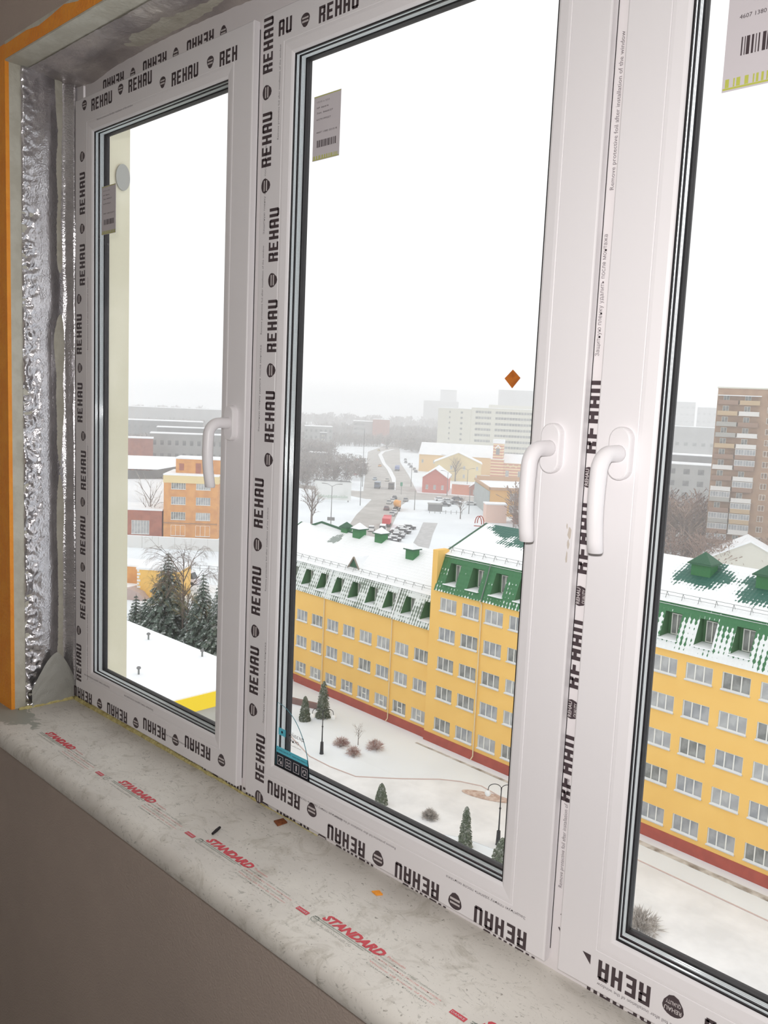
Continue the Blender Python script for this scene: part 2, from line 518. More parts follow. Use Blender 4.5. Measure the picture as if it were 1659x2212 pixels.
# mullion between the first and second sash: only the letter edges peep out
for z in (-.54, -.38, -.22, -.06, .10, .26): word(b, Vector((-1.3125 + .006, yy, z)), Z, -X, .10, .0078)
local(b, 'film_print', [INK, INKG, INKW], wf)

# ------------------------------------------------------------------ sashes
SPACER = mat('ribbed_aluminium_spacer', (232, 238, 240), 0.10, metal=0.35, bump=0.0)
def spacer_ring(x0, x1, z0, z1, y0, y1):
    """Rolled aluminium spacer: a channel with rounded beads running along it."""
    mb = MB(); sec = [(-.004, y0), (-.0012, y0)]
    n = max(2, round((y1 - y0) / .0032)); w = (y1 - y0) / n
    for k in range(n):
        for t in range(9):
            a_ = math.pi * t / 8
            sec.append((-.0012 + .0016 * math.sin(a_), y0 + w * k + w * (.5 - .5 * math.cos(a_))))
    sec.append((-.004, y1)); ring(mb, x0, x1, z0, z1, sec)
    return mb
def perforations(mb, x, z0, z1, y0, y1):
    n = max(2, round((y1 - y0) / .0032)); w = (y1 - y0) / n
    for k in range(1, n):
        z = z0 + .004
        while z < z1 - .004:
            mb.face([(x, y0 + w * k - .0005, z), (x, y0 + w * k + .0005, z), (x, y0 + w * k + .0005, z + .0016), (x, y0 + w * k - .0005, z + .0016)], 1); z += .005
def sash(idx, x0, x1, label):
    z0, z1 = -.779, .682
    s = thing('window_%d' % idx, label, 'window', ((x0 + x1) / 2, 1.0, z0), kind='structure')
    b = MB()
    ring(b, x0, x1, z0, z1, [(.003, 1.0105), (.0, 1.0095), (0, .9975), (.0008, .9962), (.0024, .9955), (.058, .9955), (.059, .9964), (.060, .9955),
                             (.0645, .9955), (.078, .9975), (.0815, .9995), (.083, 1.0025), (.083, 1.004)])
    ring(b, x0, x1, z0, z1, [(.003, 1.0105), (.02, 1.0105), (.02, 1.030), (.05, 1.041), (.082, 1.041), (.0835, 1.037)])
    local(b, 'sash_frame', PVC, s)
    ox0, ox1, oz0, oz1 = x0 + .083, x1 - .083, z0 + .083 - .003, z1 - .083 + .003
    oz0, oz1 = z0 + .083, z1 - .083
    b = MB(); ring(b, ox0, ox1, oz0, oz1, [(-.003, 1.0015), (.0018, 1.0018), (.0018, 1.0045), (-.003, 1.0045)]); local(b, 'gasket', RUB, s)
    b = MB(); ring(b, ox0, ox1, oz0, oz1, [(-.003, 1.0125), (.0012, 1.0125), (.0012, 1.0155), (-.003, 1.0155)]); local(b, 'gasket', RUB, s)
    b = MB(); ring(b, ox0, ox1, oz0, oz1, [(-.003, 1.027), (.0025, 1.027), (.0035, 1.033), (.0025, 1.039), (-.003, 1.039)]); local(b, 'gasket', RUB, s)
    for y0, y1 in ((1.0047, 1.0123), (1.0157, 1.0268)):
        b = spacer_ring(ox0, ox1, oz0, oz1, y0, y1)
        perforations(b, ox0 - .0006, oz0, oz1, y0, y1)
        local(b, 'spacer', [SPACER, INKG], s, smooth=True)
    for y in (1.0046, 1.0141, 1.0269):
        b = MB(); b.face([(ox0 - .002, y, oz0 - .002), (ox1 + .002, y, oz0 - .002), (ox1 + .002, y, oz1 + .002), (ox0 - .002, y, oz1 + .002)])
        local(b, 'glass_pane', GLASS, s)
    return s
S1 = sash(1, -2.038, -1.343, 'leftmost white window sash beside the silver foil, with a handle on its right stile')
S2 = sash(2, -1.313, -.605, 'middle white window sash with printed left stile, looking over the road')
S3 = sash(3, -.5835, .125, 'rightmost white window sash, cut by the picture edge, its handle on the left stile')

PY = .9952
b = MB()                                                             # print on the first sash
for z, x in ((-.734, -2.006), (-.567, -1.985), (-.403, -1.985), (-.24, -1.982), (-.075, -2.0), (.09, -2.004), (.253, -1.988), (.418, -1.988)):
    word(b, Vector((x, PY, z)), Z, -X, .10, .0265); logo(b, Vector((x - .013, PY, z + .132)), Z, -X, .024)
for k, (x, z) in enumerate(((-1.95, -.752), (-1.776, -.749), (-1.607, -.738), (-1.434, -.727))):
    word(b, Vector((x, PY, z)), -X, -Z, .10, .0275); logo(b, Vector((x + .04, PY, z - .012)), -X, -Z, .026)
for x, z in ((-1.957, .643), (-1.789, .648), (-1.616, .624), (-1.448, .624)):
    word(b, Vector((x, PY, z)), X, Z, .10, .0265, 'REH' if x > -1.5 else 'REHAU')
for x, z in ((-1.991, .663), (-1.823, .663), (-1.65, .64), (-1.479, .64)): logo(b, Vector((x, PY, z)), X, Z, .023)
for x in (-1.86, -1.66, -1.5): put_text(b, RMV if x > -1.6 else CYR, .13, Vector((x, PY, -.708 if x < -1.6 else -.778 + .03)), -X, -Z, 1, height=.0045)
put_text(b, RMV, .16, Vector((-1.93, PY, .618)), X, Z, 1, height=.004)
for z in (-.72, -.3, .1): put_text(b, RMV, .17, Vector((-1.972, PY, z)), Z, -X, 1, height=.004)
local(b, 'film_print', [INK, INKG, INKW], S1)
b = MB()                                                             # print on the second sash
for z, x in ((-.74, -1.253), (-.57, -1.279), (-.412, -1.279), (-.242, -1.278), (-.078, -1.252), (.087, -1.252), (.249, -1.2545), (.418, -1.282), (.58, -1.285)):
    word(b, Vector((x, PY, z)), Z, -X, .098, .0275); logo(b, Vector((x - .0135, PY, z - .033)), Z, -X, .026)
for x, z in ((-1.145, -.727), (-.971, -.749), (-.803, -.750), (-.636, -.750)):
    word(b, Vector((x, PY, z)), -X, -Z, .10, .0275)
for x, z in ((-1.111, -.740), (-.939, -.762), (-.770, -.762)): logo(b, Vector((x, PY, z)), -X, -Z, .027)
word(b, Vector((-1.33, PY, .634)), X, Z, .10, .0265, 'AU')
for k in range(4):
    logo(b, Vector((-1.198 + k * .168, PY, .643 - .003 * k)), X, Z, .023); word(b, Vector((-1.163 + k * .168, PY, .628)), X, Z, .10, .0265)
for x, t in ((-1.03, CYR), (-.90, RMV), (-.64, CYR)): put_text(b, t, .15, Vector((x, PY, -.727 + (.0 if x < -.95 else -.0))), -X, -Z, 1, height=.0045)
for z, x, t in ((-.62, -1.27 + .012, CYR), (-.36, -1.262, RMV), (-.06, -1.296, CYR), (.12, -1.296, RMV), (.30, -1.296, CYR), (.46, -1.262, RMV)):
    put_text(b, t, .16, Vector((x, PY, z)), Z, -X, 1, height=.0042)
local(b, 'film_print', [INK, INKG, INKW], S2)
b = MB()                                                             # print on the third sash
for k, x in enumerate((-.444, -.276, -.108, .06)):
    word(b, Vector((x, PY, -.731)), -X, -Z, .10, .0285, 'REHA' if k == 0 else 'REHAU')
    b.face([(x - .101, PY, -.731), (x - .088, PY, -.731), (x - .088, PY, -.745)]) if k == 0 else None
    logo(b, Vector((x + .031, PY, -.740)), -X, -Z, .029, detail=True)
put_text(b, RMV, .16, Vector((-.36, PY, -.764)), -X, -Z, 1, height=.005)
local(b, 'film_print', [INK, INKG, INKW], S3)

# grease smear on the second sash's right stile
b = MB(); 
for cx_, cz_, w_, h_, sd in ((-.6125, -.160, .0035, .009, 1), (-.6135, -.175, .002, .007, 2), (-.6145, -.193, .0016, .010, 3), (-.617, -.151, .0012, .004, 4)):
    rr_ = random.Random(sd); b.face([(cx_ + w_ * math.cos(t * .7) * rr_.uniform(.6, 1.1), PY - .0001, cz_ + h_ * math.sin(t * .7) * rr_.uniform(.7, 1.1)) for t in range(9)])
local(b, 'smear', mat('dried_smear', (206, 196, 186), 0.8), S2)

# handles
def handle(parent, cx, lean=0.0):
    h = bpy.data.objects.new('handle', None); COL.objects.link(h); h.parent = parent
    h.location = Vector((cx, .9955, -.048)) - parent.location
    h['label'] = 'white tilt and turn handle'
    b = MB(); n = 12; w, hh = .0155, .034; pr = []
    for t in range(n + 1):
        a = math.pi * t / n; pr.append((w * math.cos(a), hh - w + w * math.sin(a)))
    for t in range(n + 1):
        a = math.pi + math.pi * t / n; pr.append((w * math.cos(a), -hh + w + w * math.sin(a)))
    rings = [(1.0, 0), (1.0, -.008), (.96, -.0105), (.86, -.012)]
    i0 = len(b.v); m_ = len(pr)
    for s_, y in rings:
        for u, v in pr: b.v.append((u * s_ if abs(v) < hh - w else u * s_, y, v - (0 if s_ == 1 else math.copysign(w * (1 - s_), v))))
    for r in range(len(rings) - 1):
        for k in range(m_):
            b.f.append((i0 + r * m_ + k, i0 + r * m_ + (k + 1) % m_, i0 + (r + 1) * m_ + (k + 1) % m_, i0 + (r + 1) * m_ + k)); b.m.append(0)
    b.f.append(tuple(i0 + (len(rings) - 1) * m_ + k for k in range(m_))); b.m.append(0)
    b.build('rosette', PVC, h, smooth=False)
    b = MB(); P = []; RR = []
    for t in range(0, 4): P.append((0, -.008 - .008 * t, 0)); RR.append(.0112 - .0003 * t)
    for t in range(1, 9):
        a = math.pi / 2 * t / 8; P.append((0 + lean * .1 * t / 8, -.032 - .024 * math.sin(a), -.024 * (1 - math.cos(a)))); RR.append(.0103 + .0003 * t / 8)
    for t in range(1, 8):
        k = t / 7; P.append((lean * (.1 + .9 * k) * .0 + lean * k, -.056 - .004 * math.sin(k * math.pi) + .006 * k, -.024 - .098 * k)); RR.append(.0106 - .0008 * k)
    P.append((P[-1][0], P[-1][1], P[-1][2] - .002)); RR.append(.0085)
    b.tube(P, RR, 18)
    b.build('grip', PVC, h, smooth=True)
    return h
handle(S1, -1.380); handle(S2, -.6465); handle(S3, -.5435)

# ------------------------------------------------------------------ stickers on the panes
PAPER = mat('white_label_paper', (214, 208, 212), 0.6)
LIME = mat('lime_print', (196, 200, 92), 0.6)
GY = 1.0040
def label_sticker(x0, x1, z0, z1, label, rich=False):
    t = thing('paper_label', label, 'label', ((x0 + x1) / 2, GY, z0), group=None)
    b = MB(); b.box((x0, GY - .0004, z0), (x1, GY, z1)); local(b, 'paper', PAPER, t)
    b = MB(); w = x1 - x0; h = z1 - z0; yy = GY - .0006; rnd = random.Random(int(abs(x0) * 1000))
    xx = x0 + w * .16                                               # bar code
    while xx < x1 - w * .14:
        bw = rnd.choice((.0006, .0009, .0014, .0022)) * w / .067
        b.face([(xx, yy, z0 + h * .20), (xx + bw, yy, z0 + h * .20), (xx + bw, yy, z0 + h * .31), (xx, yy, z0 + h * .31)], 0); xx += bw + rnd.choice((.0007, .0012, .0018)) * w / .067
    rows = (('4607 1380 2215 8', .42, .9, 0), ('6379199227', .62, .62, 0), ('\u0417\u0430\u043a. 8460/27', .72, .7, 0), ('\u2116 060/4', .80, .5, 0), ('1310 x 552', .89, .55, 1))
    for tx, k, ln, mi in rows:
        put_text(b, tx, w * ln * (.5 if rich else .85), Vector((x0 + w * .12, yy, z0 + h * k)), X, Z, mi, height=h * .026)
    b.face([(x0 + .001, yy, z0 + h * .01), (x1 - .001, yy, z0 + h * .01), (x1 - .001, yy, z0 + h * .022), (x0 + .001, yy, z0 + h * .022)], 2)
    b.face([(x0 + .001, yy, z1 - h * .02), (x1 - .001, yy, z1 - h * .02), (x1 - .001, yy, z1 - h * .008), (x0 + .001, yy, z1 - h * .008)], 2)
    xx = x0 + w * .03
    while xx < x1 - w * .05:
        bw = rnd.choice((.001, .0016, .0026)) * w / .067
        b.face([(xx, yy, z0 + h * .024), (xx + bw, yy, z0 + h * .024), (xx + bw, yy, z0 + h * .075), (xx, yy, z0 + h * .075)], 2); xx += bw * 2.1
    local(b, 'print', [INK, INKG, LIME], t)
label_sticker(-1.178, -1.110, .410, .516, 'small white bar code label high on the middle pane')
label_sticker(-1.922, -1.857, .363, .471, 'small white bar code label high on the left pane beside the cream wall')
label_sticker(-.459, -.345, .373, .555, 'white bar code label at the top right picture edge on the right pane', True)

BRN = mat('brown_sticker', (196, 112, 40), 0.5, col2=(170, 92, 34), scale=60)
b = MB(); b.prism([(-.7415, .045), (-.7275, .0315), (-.7145, .046), (-.728, .0575)], lambda u, v, d: (u, d, v), GY - .001, GY)
o = b.build('sticker', BRN); tag(o, 'brown diamond shaped sticker on the middle pane against the sky', 'sticker')
# quarter-round corner sticker of the window maker
cs = thing('corner_sticker', 'quarter round corner sticker with light blue and dark bands on the middle pane', 'sticker', (-1.229, GY, -.699))
CB, CD = mat('cyan_print', (96, 200, 222), .5), mat('navy_print', (24, 34, 48), .5)
b = MB(); ax, az, yy = -1.2285, -.6985, GY - .0006
def arcx(z): return ax + .099 * math.sqrt(max(0, 1 - ((z - az) / .128) ** 2))
b.face([(ax, yy, az), (ax + .1, yy, az), (arcx(az + .030), yy, az + .030), (ax, yy, az + .030)], 1); local(b, 'icon_band', [CB, CD], cs)
b = MB(); b.face([(ax, yy, az + .030), (arcx(az + .03), yy, az + .030), (arcx(az + .042), yy, az + .042), (ax, yy, az + .042)], 0); local(b, 'blue_band', [CB, CD], cs)
b = MB(); prev = None
for k in range(25):
    z = az + .128 * math.sin(math.pi / 2 * k / 24); x = arcx(z)
    if prev: b.face([(prev[0] - .0022, yy, prev[1] - .0008), (prev[0], yy, prev[1]), (x, yy, z), (x - .0022, yy, z - .0008)], 0)
    prev = (x, z)
b.face([(ax, yy - .0001, az), (ax + .1, yy - .0001, az), (ax + .1, yy - .0001, az + .0014), (ax, yy - .0001, az + .0014)], 0)
b.face([(ax, yy - .0001, az), (ax + .0012, yy - .0001, az), (ax + .0012, yy - .0001, az + .128), (ax, yy - .0001, az + .128)], 0)
local(b, 'outline', [mat('teal_line', (110, 170, 186), .5), CD], cs)
b = MB()
for k in range(4):                                                   # four pictogram boxes
    cx, cz, r = ax + .0135 + k * .0237, az + .0155, .0085
    ring(b, cx - r, cx + r, cz - r * 1.1, cz + r * 1.1, [(0, yy - .0003), (.0011, yy - .0003)], 0)
    if k == 0:
        b.face([(cx - .005, yy - .0003, cz - .003), (cx, yy - .0003, cz + .005), (cx + .0012, yy - .0003, cz + .004), (cx - .003, yy - .0003, cz - .003)]); b.face([(cx, yy - .0003, cz - .006), (cx + .005, yy - .0003, cz - .006), (cx + .004, yy - .0003, cz), (cx + .001, yy - .0003, cz)])
    elif k == 1:
        for q in range(4):
            a = math.pi / 4 + q * math.pi / 2; c_, s_ = math.cos(a), math.sin(a)
            b.face([(cx + c_ * .002 - s_ * .001, yy - .0003, cz + s_ * .002 + c_ * .001), (cx + c_ * .006 - s_ * .0016, yy - .0003, cz + s_ * .006 + c_ * .0016), (cx + c_ * .006 + s_ * .0016, yy - .0003, cz + s_ * .006 - c_ * .0016), (cx + c_ * .002 + s_ * .001, yy - .0003, cz + s_ * .002 - c_ * .001)])
    elif k == 2: b.face([(cx - .0016, yy - .0003, cz - .0055), (cx + .0016, yy - .0003, cz - .0055), (cx + .0016, yy - .0003, cz + .0055), (cx - .0016, yy - .0003, cz + .0055)])
    else:
        for q in range(3):
            a0 = q * 2.094; pts = []
            for t in range(5): pts.append((a0 + t * .4, .0055))
            for t in range(4, -1, -1): pts.append((a0 + t * .4, .0032))
            b.face([(cx + math.cos(a) * rr, yy - .0003, cz + math.sin(a) * rr) for a, rr in pts])
put_text(b, '8 (495) 234-55-77   www.okna-dizain.ru', .088, Vector((ax + .004, yy - .0003, az + .0345)), X, Z, 1, height=.003)
local(b, 'pictograms', [PAPER, CD], cs)
b = MB(); b.face([(ax + .006, yy, az + .066), (ax + .027, yy, az + .066), (ax + .027, yy, az + .080), (ax + .006, yy, az + .080)], 0)
b.face([(ax + .0165 + .0028 * math.cos(t * .785), yy - .0003, az + .073 + .0028 * math.sin(t * .785)) for t in range(8)], 1)
# the name is printed for outdoors, so it reads mirrored from inside
put_text(b, '\u0434\u0438\u0437\u0430\u0439\u043d', .044, Vector((ax + .081, yy, az + .073)), -X, Z, 2, height=.008); put_text(b, '\u043e\u043a\u043d\u043e', .028, Vector((ax + .066, yy, az + .062)), -X, Z, 2, height=.008)
put_text(b, 'www.okna.ru', .032, Vector((ax + .073, yy, az + .055)), -X, Z, 2, height=.0025)
local(b, 'name_print', [CB, CD, INKG], cs)

# ------------------------------------------------------------------ sill
def sill_mat():
    M = bpy.data.materials.new('sill_film'); M.use_nodes = True
    N, L = M.node_tree.nodes, M.node_tree.links; p = N['Principled BSDF']; p.inputs['Roughness'].default_value = .55
    tc = N.new('ShaderNodeTexCoord')
    def nz(scale, det, stretch=None, dist=0, rough=.6):
        n = N.new('ShaderNodeTexNoise'); n.inputs['Scale'].default_value = scale; n.inputs['Detail'].default_value = det; n.inputs['Roughness'].default_value = rough
        n.inputs['Distortion'].default_value = dist
        if stretch:
            mp = N.new('ShaderNodeMapping'); mp.inputs['Scale'].default_value = stretch; L.new(tc.outputs['Object'], mp.inputs['Vector']); L.new(mp.outputs[0], n.inputs['Vector'])
        else: L.new(tc.outputs['Object'], n.inputs['Vector'])
        return n.outputs['Fac']
    def ramp(src, stops):
        r = N.new('ShaderNodeValToRGB'); cr = r.color_ramp
        while len(cr.elements) < len(stops): cr.elements.new(.5)
        for e, (pos, c) in zip(cr.elements, stops): e.position = pos; e.color = c
        L.new(src, r.inputs['Fac']); return r.outputs['Color']
    def mix(fac, a, b_):
        x = N.new('ShaderNodeMix'); x.data_type = 'RGBA'
        L.new(fac, x.inputs['Factor'])
        for s_, v in ((6, a), (7, b_)):
            if isinstance(v, tuple): x.inputs[s_].default_value = v
            else: L.new(v, x.inputs[s_])
        return x.outputs[2]
    g = lambda v: (v, v, v, 1)
    base = ramp(nz(5, 5), [(.3, lin((204, 199, 192))), (.62, lin((224, 220, 212)))])
    c = mix(ramp(nz(14, 8, dist=1.5, rough=.72), [(.53, g(0)), (.66, g(.65))]), base, lin((182, 176, 164)))        # grime film
    c = mix(ramp(nz(26, 9, (1, 2.2, 1), dist=3.0, rough=.75), [(.57, g(0)), (.63, g(.55))]), c, lin((140, 138, 130)))   # scuffs
    c = mix(ramp(nz(160, 3), [(.66, g(0)), (.72, g(.7))]), c, lin((124, 118, 108)))                                   # specks
    # cement smear near the left end
    sep = N.new('ShaderNodeSeparateXYZ'); L.new(tc.outputs['Object'], sep.inputs[0])
    def m_(op, a, b_):
        n = N.new('ShaderNodeMath'); n.operation = op
        for i, v in enumerate((a, b_)):
            if isinstance(v, (int, float)): n.inputs[i].default_value = v
            else: L.new(v, n.inputs[i])
        return n.outputs[0]
    dx = m_('MULTIPLY', m_('ADD', sep.outputs['X'], 1.10), 4.6); dy = m_('MULTIPLY', m_('ADD', sep.outputs['Y'], .115), 9.0)
    d = m_('SQRT', m_('ADD', m_('MULTIPLY', dx, dx), m_('MULTIPLY', dy, dy)), 0)
    d = m_('ADD', d, m_('MULTIPLY', nz(18, 6, dist=1), 1.1))
    c = mix(ramp(d, [(.95, g(.9)), (1.12, g(0))]), c, lin((158, 160, 150)))
    L.new(c, p.inputs['Base Color'])
    bp = N.new('ShaderNodeBump'); bp.inputs['Strength'].default_value = .25; bp.inputs['Distance'].default_value = .002
    L.new(nz(40, 6), bp.inputs['Height']); L.new(bp.outputs[0], p.inputs['Normal'])
    return M
SZ = -.795
sl = thing('window_sill', 'dusty white window sill board with red and grey printed film and rounded front edge', 'window sill', (-.95, .95, SZ - .04))
prof = [(1.03, -.0), (.792, 0), (.784, -.0012), (.7765, -.005), (.771, -.011), (.7685, -.019), (.7685, -.030), (.771, -.0365), (.776, -.040), (.852, -.040), (1.03, -.040)]
b = MB(); nx = 60; x0, x1 = -2.42, .6; n = len(prof)
for k in range(nx + 1):
    for y, z in prof: b.v.append((x0 + (x1 - x0) * k / nx, y, SZ + z))
for k in range(nx):
    for j in range(n): b.f.append((k * n + j, k * n + (j + 1) % n, (k + 1) * n + (j + 1) % n, (k + 1) * n + j)); b.m.append(0)
b.f.append(tuple(range(n))); b.m.append(0); b.f.append(tuple(nx * n + j for j in range(n))); b.m.append(0)
# keep the board clear of the wall left and right of the opening
o = local(b, 'board', sill_mat(), sl)
for p_ in o.data.polygons: p_.use_smooth = len(p_.vertices) == 4
o.data.set_sharp_from_angle(angle=.5)
RD = mat('red_print', (206, 74, 84), .6); RD2 = mat('faded_red_print', (222, 150, 148), .6); GN = mat('grey_green_print', (160, 166, 158), .6); GR = mat('faded_grey_print', (182, 180, 174), .6)
b = MB(); tz = SZ + .0005
def seg(xa, xb, y, h, m_): b.face([(xa, y, tz), (xb, y, tz), (xb, y + h, tz), (xa, y + h, tz)], m_)
rnd = random.Random(4)
for k, xs in enumerate((-1.885, -1.545, -1.228, -.912, -.6)):
    put_text(b, 'STANDARD', .128, Vector((xs, .846, tz)), X, Y, 0, height=.0155, bold=.055, shear=.3)
    seg(xs - .012, xs + .112, .8415, .0016, 2); seg(xs - .012, xs + .10, .838, .0012, 2)
    put_text(b, 'www.danke-sill.ru', .085, Vector((xs - .005, .829, tz)), X, Y, 3, height=.0055)
    put_text(b, 'Premium', .035, Vector((xs + .134, .853, tz)), X, Y, 1, height=.0045)
    for r in range(5):                                              # four lines of small print and a red line
        put_text(b, ('\u041f\u043e\u0434\u043e\u043a\u043e\u043d\u043d\u0438\u043a\u0438 \u041f\u0412\u0425 \u043f\u0440\u0435\u043c\u0438\u0443\u043c', '\u0421\u043d\u044f\u0442\u044c \u043f\u043b\u0435\u043d\u043a\u0443 \u043f\u043e\u0441\u043b\u0435 \u043c\u043e\u043d\u0442\u0430\u0436\u0430', 'Remove the film after mounting', 'Window sill boards of plastic', '\u0421\u0434\u0435\u043b\u0430\u043d\u043e \u0432 \u0420\u043e\u0441\u0441\u0438\u0438')[r],
                 .115 + .01 * (r % 2), Vector((xs + .122, .8465 - .0062 * r, tz)), X, Y, 1 if r in (1, 3) else 2, height=.0028)
    seg(xs + .268, xs + .294, .8325, .0085, 0)                       # red bar and round stamp
    put_text(b, 'DANKE', .022, Vector((xs + .270, .8345, tz + .0003)), X, Y, 4, height=.004)
    for a0 in range(14):
        a1 = a0 * math.pi / 7
        q = [(xs + .310 + math.cos(a1 + e) * rr, .837 + math.sin(a1 + e) * rr, tz) for e, rr in ((0, .0075), (.32, .0075), (.32, .0055), (0, .0055))]
        b.face(q, 2)
    put_text(b, 'TM', .008, Vector((xs + .306, .835, tz)), X, Y, 2, height=.004)
local(b, 'film_print', [RD, RD2, GN, GR, PAPER], sl)

# foam bead along the joint
b = MB(); pts = []; rs = []
for k in range(160):
    t = k / 159; x = -2.058 + .95 * t
    pts.append((x, 1.0085 + .002 * noise.noise(Vector((x * 25, 0, 0))), SZ + .001)); rs.append(max(.0008, (.010 * (1 - t) + .0022 * noise.noise(Vector((x * 45, 3, 0))))))
b.tube(pts, rs, 7)
o = b.build('foam_bead', FOAM, smooth=True); tag(o, 'lumpy yellow foam bead along the joint of frame and sill', 'foam')
b = MB(); pts = []; rs = []
for k in range(60):
    t = k / 59; y = .862 + .14 * t
    pts.append((-2.066 + .003 * noise.noise(Vector((y * 40, 1, 0))), y, SZ + .002)); rs.append(.004 + .0035 * t + .0018 * noise.noise(Vector((y * 90, 5, 0))))
b.tube(pts, rs, 7)
o = b.build('foam_bead', FOAM, smooth=True); tag(o, 'yellow foam bead along the foot of the silver foil', 'foam')

# debris on the sill
b = MB(); b.prism([(-1.203, .982), (-1.184, .976), (-1.182, .998), (-1.199, 1.002)], lambda u, v, d: (u, v, d), SZ + .0004, SZ + .0028)
o = b.build('chip', mat('rusty_chip', (150, 88, 48), .7, col2=(112, 60, 34), scale=120)); tag(o, 'small rusty brown square chip lying on the sill', 'debris')
b = MB(); b.tube([(-1.236, .866, SZ + .003), (-1.241, .878, SZ + .0035), (-1.247, .890, SZ + .003)], [.0022, .003, .0024], 8)
o = b.build('plug', RUB); tag(o, 'small black rubber bit lying on the printed red word', 'debris')
b = MB(); b.prism([(-.912, .955), (-.899, .953), (-.893, .962), (-.905, .966)], lambda u, v, d: (u, v, d), SZ + .0003, SZ + .0022)
o = b.build('chip', ORANGE); tag(o, 'tiny pale orange insulation crumb on the sill near the frame', 'debris')

# ------------------------------------------------------------------ outside, own building
b = MB(); b.box((-3.2, 1.052, -3), (-2.3, 1.286, 2.4)); o = b.build('facade_pier', CREAM)
tag(o, 'cream outer pier of the own building seen at the left pane', 'wall', kind='structure')
b = MB(); b.prism([(1.262 + .036 * math.cos(k * math.pi / 12) * .6, .602 + .036 * math.sin(k * math.pi / 12)) for k in range(24)], lambda u, v, d: (d, u, v), -2.2995, -2.294)
o = b.build('vent_cap', mat('grey_cap', (168, 170, 166), .6)); tag(o, 'small round grey cap on the cream pier outside', 'vent')

# ------------------------------------------------------------------ ground and roads
def flat(name, poly, z, m_, label, cat, thick=.04, kind='structure', group=None):
    b = MB(); cx = sum(p[0] for p in poly) / len(poly); cy_ = sum(p[1] for p in poly) / len(poly)
    b.prism([(p[0] - cx, p[1] - cy_) for p in poly], lambda u, v, d: (u, v, d), 0, thick)
    o = b.build(name, m_, loc=(cx, cy_, GROUND + z)); return tag(o, label, cat, group, kind)
b = MB(); b.box((-4200, 3, -1), (3500, 4500, 0))
tag(b.build('snow_ground', GSNOW, loc=(0, 0, GROUND)), 'snow covered ground of the courtyard and city far below', 'ground', kind='structure')
flat('road', [(-110, 92), (-184, 175), (-205, 199), (-235, 236), (-252, 250), (-261, 257), (-363, 359), (-479, 475), (-529, 540), (-569, 597), (-572, 607),
              (-552, 588), (-468, 500), (-386, 413), (-309, 338), (-247, 276), (-234, 262), (-228, 250), (-217, 234), (-163, 170), (-97, 100)],
     .0, ASPH, 'wide wet grey road running away between snowy verges', 'road')
flat('road', [(-420, 215), (-263, 241), (-238, 236), (-228, 252), (-222, 262), (-190, 295), (-120, 335), (-60, 350), (-60, 357), (-125, 343), (-200, 303), (-232, 282), (-250, 272), (-262, 254), (-420, 226)],
     .02, ASPH, 'cross street meeting the wide road at the junction', 'road')
flat('median', [(-256, 271.2), (-300, 315), (-345, 358), (-378, 388), (-448, 455), (-477, 488), (-500, 524), (-498.5, 526), (-475, 490), (-446.5, 457.5), (-376.8, 390), (-343.4, 360), (-298.8, 317), (-257, 273)],
     .05, SNOW, 'narrow snowy median strip dividing the wide road', 'median', .2)
flat('footpath', [(-140, 155), (-151, 167.5), (-166, 187), (-180.9, 205.7), (-177.5, 209), (-163, 190), (-146.5, 169.5), (-135, 157)], .01, PATHM, 'cleared grey footpath beside the row of parked cars', 'path')
flat('road', [(-200, 82), (-168, 91), (-140, 97), (-100, 104), (-100, 99), (-140, 92), (-168, 86), (-200, 77)], .01, DRIVE, 'snowy lane in front of the railing', 'road')
flat('driveway', [(-64.6, 57.3), (-61.3, 57.2), (-57.9, 57.6), (-54.7, 60.6), (-52.0, 63.6), (-50.3, 64.8), (-48.3, 65.6), (-46.0, 65.2), (-30.9, 64.5), (-20.4, 63.9), (5, 62.6),
                  (5, 51), (-20.4, 52.2), (-30, 53.5), (-37, 57.2), (-43.1, 56.3), (-47.6, 53.5), (-52.1, 51.6), (-58.9, 53.0), (-70, 56), (-95, 60), (-95, 64), (-75, 61)],
     .0, DRIVE, 'grey white courtyard driveway swept by wind and tyre tracks', 'driveway')
def kerb(pts, label):
    b = MB(); b.tube([(x, y, 0) for x, y in pts], .07, 4); o = b.build('kerb', KERB, loc=(0, 0, GROUND + .06)); tag(o, label, 'kerb', kind='structure')
kerb([(-95, 64), (-75, 61), (-64.6, 57.3), (-61.3, 57.2), (-57.9, 57.6), (-54.7, 60.6), (-52.0, 63.6), (-50.3, 64.8), (-48.3, 65.6), (-46.0, 65.2), (-30.9, 64.5), (-20.4, 63.9), (5, 62.6)], 'reddish kerb curving between the lawn and the driveway')
b = MB(); b.prism([(2.5 * math.cos(t * math.pi / 12), .75 * math.sin(t * math.pi / 12)) for t in range(24)], lambda u, v, d: (u, v, d), 0, .05)
tag(b.build('flower_bed', mat('brown_bed', (186, 160, 146), .9, col2=(214, 196, 186), scale=2), loc=(-46.6, 64.2, GROUND + .05), rz=.35), 'brown oval flower bed beside the reddish kerb', 'flower bed', kind='structure')

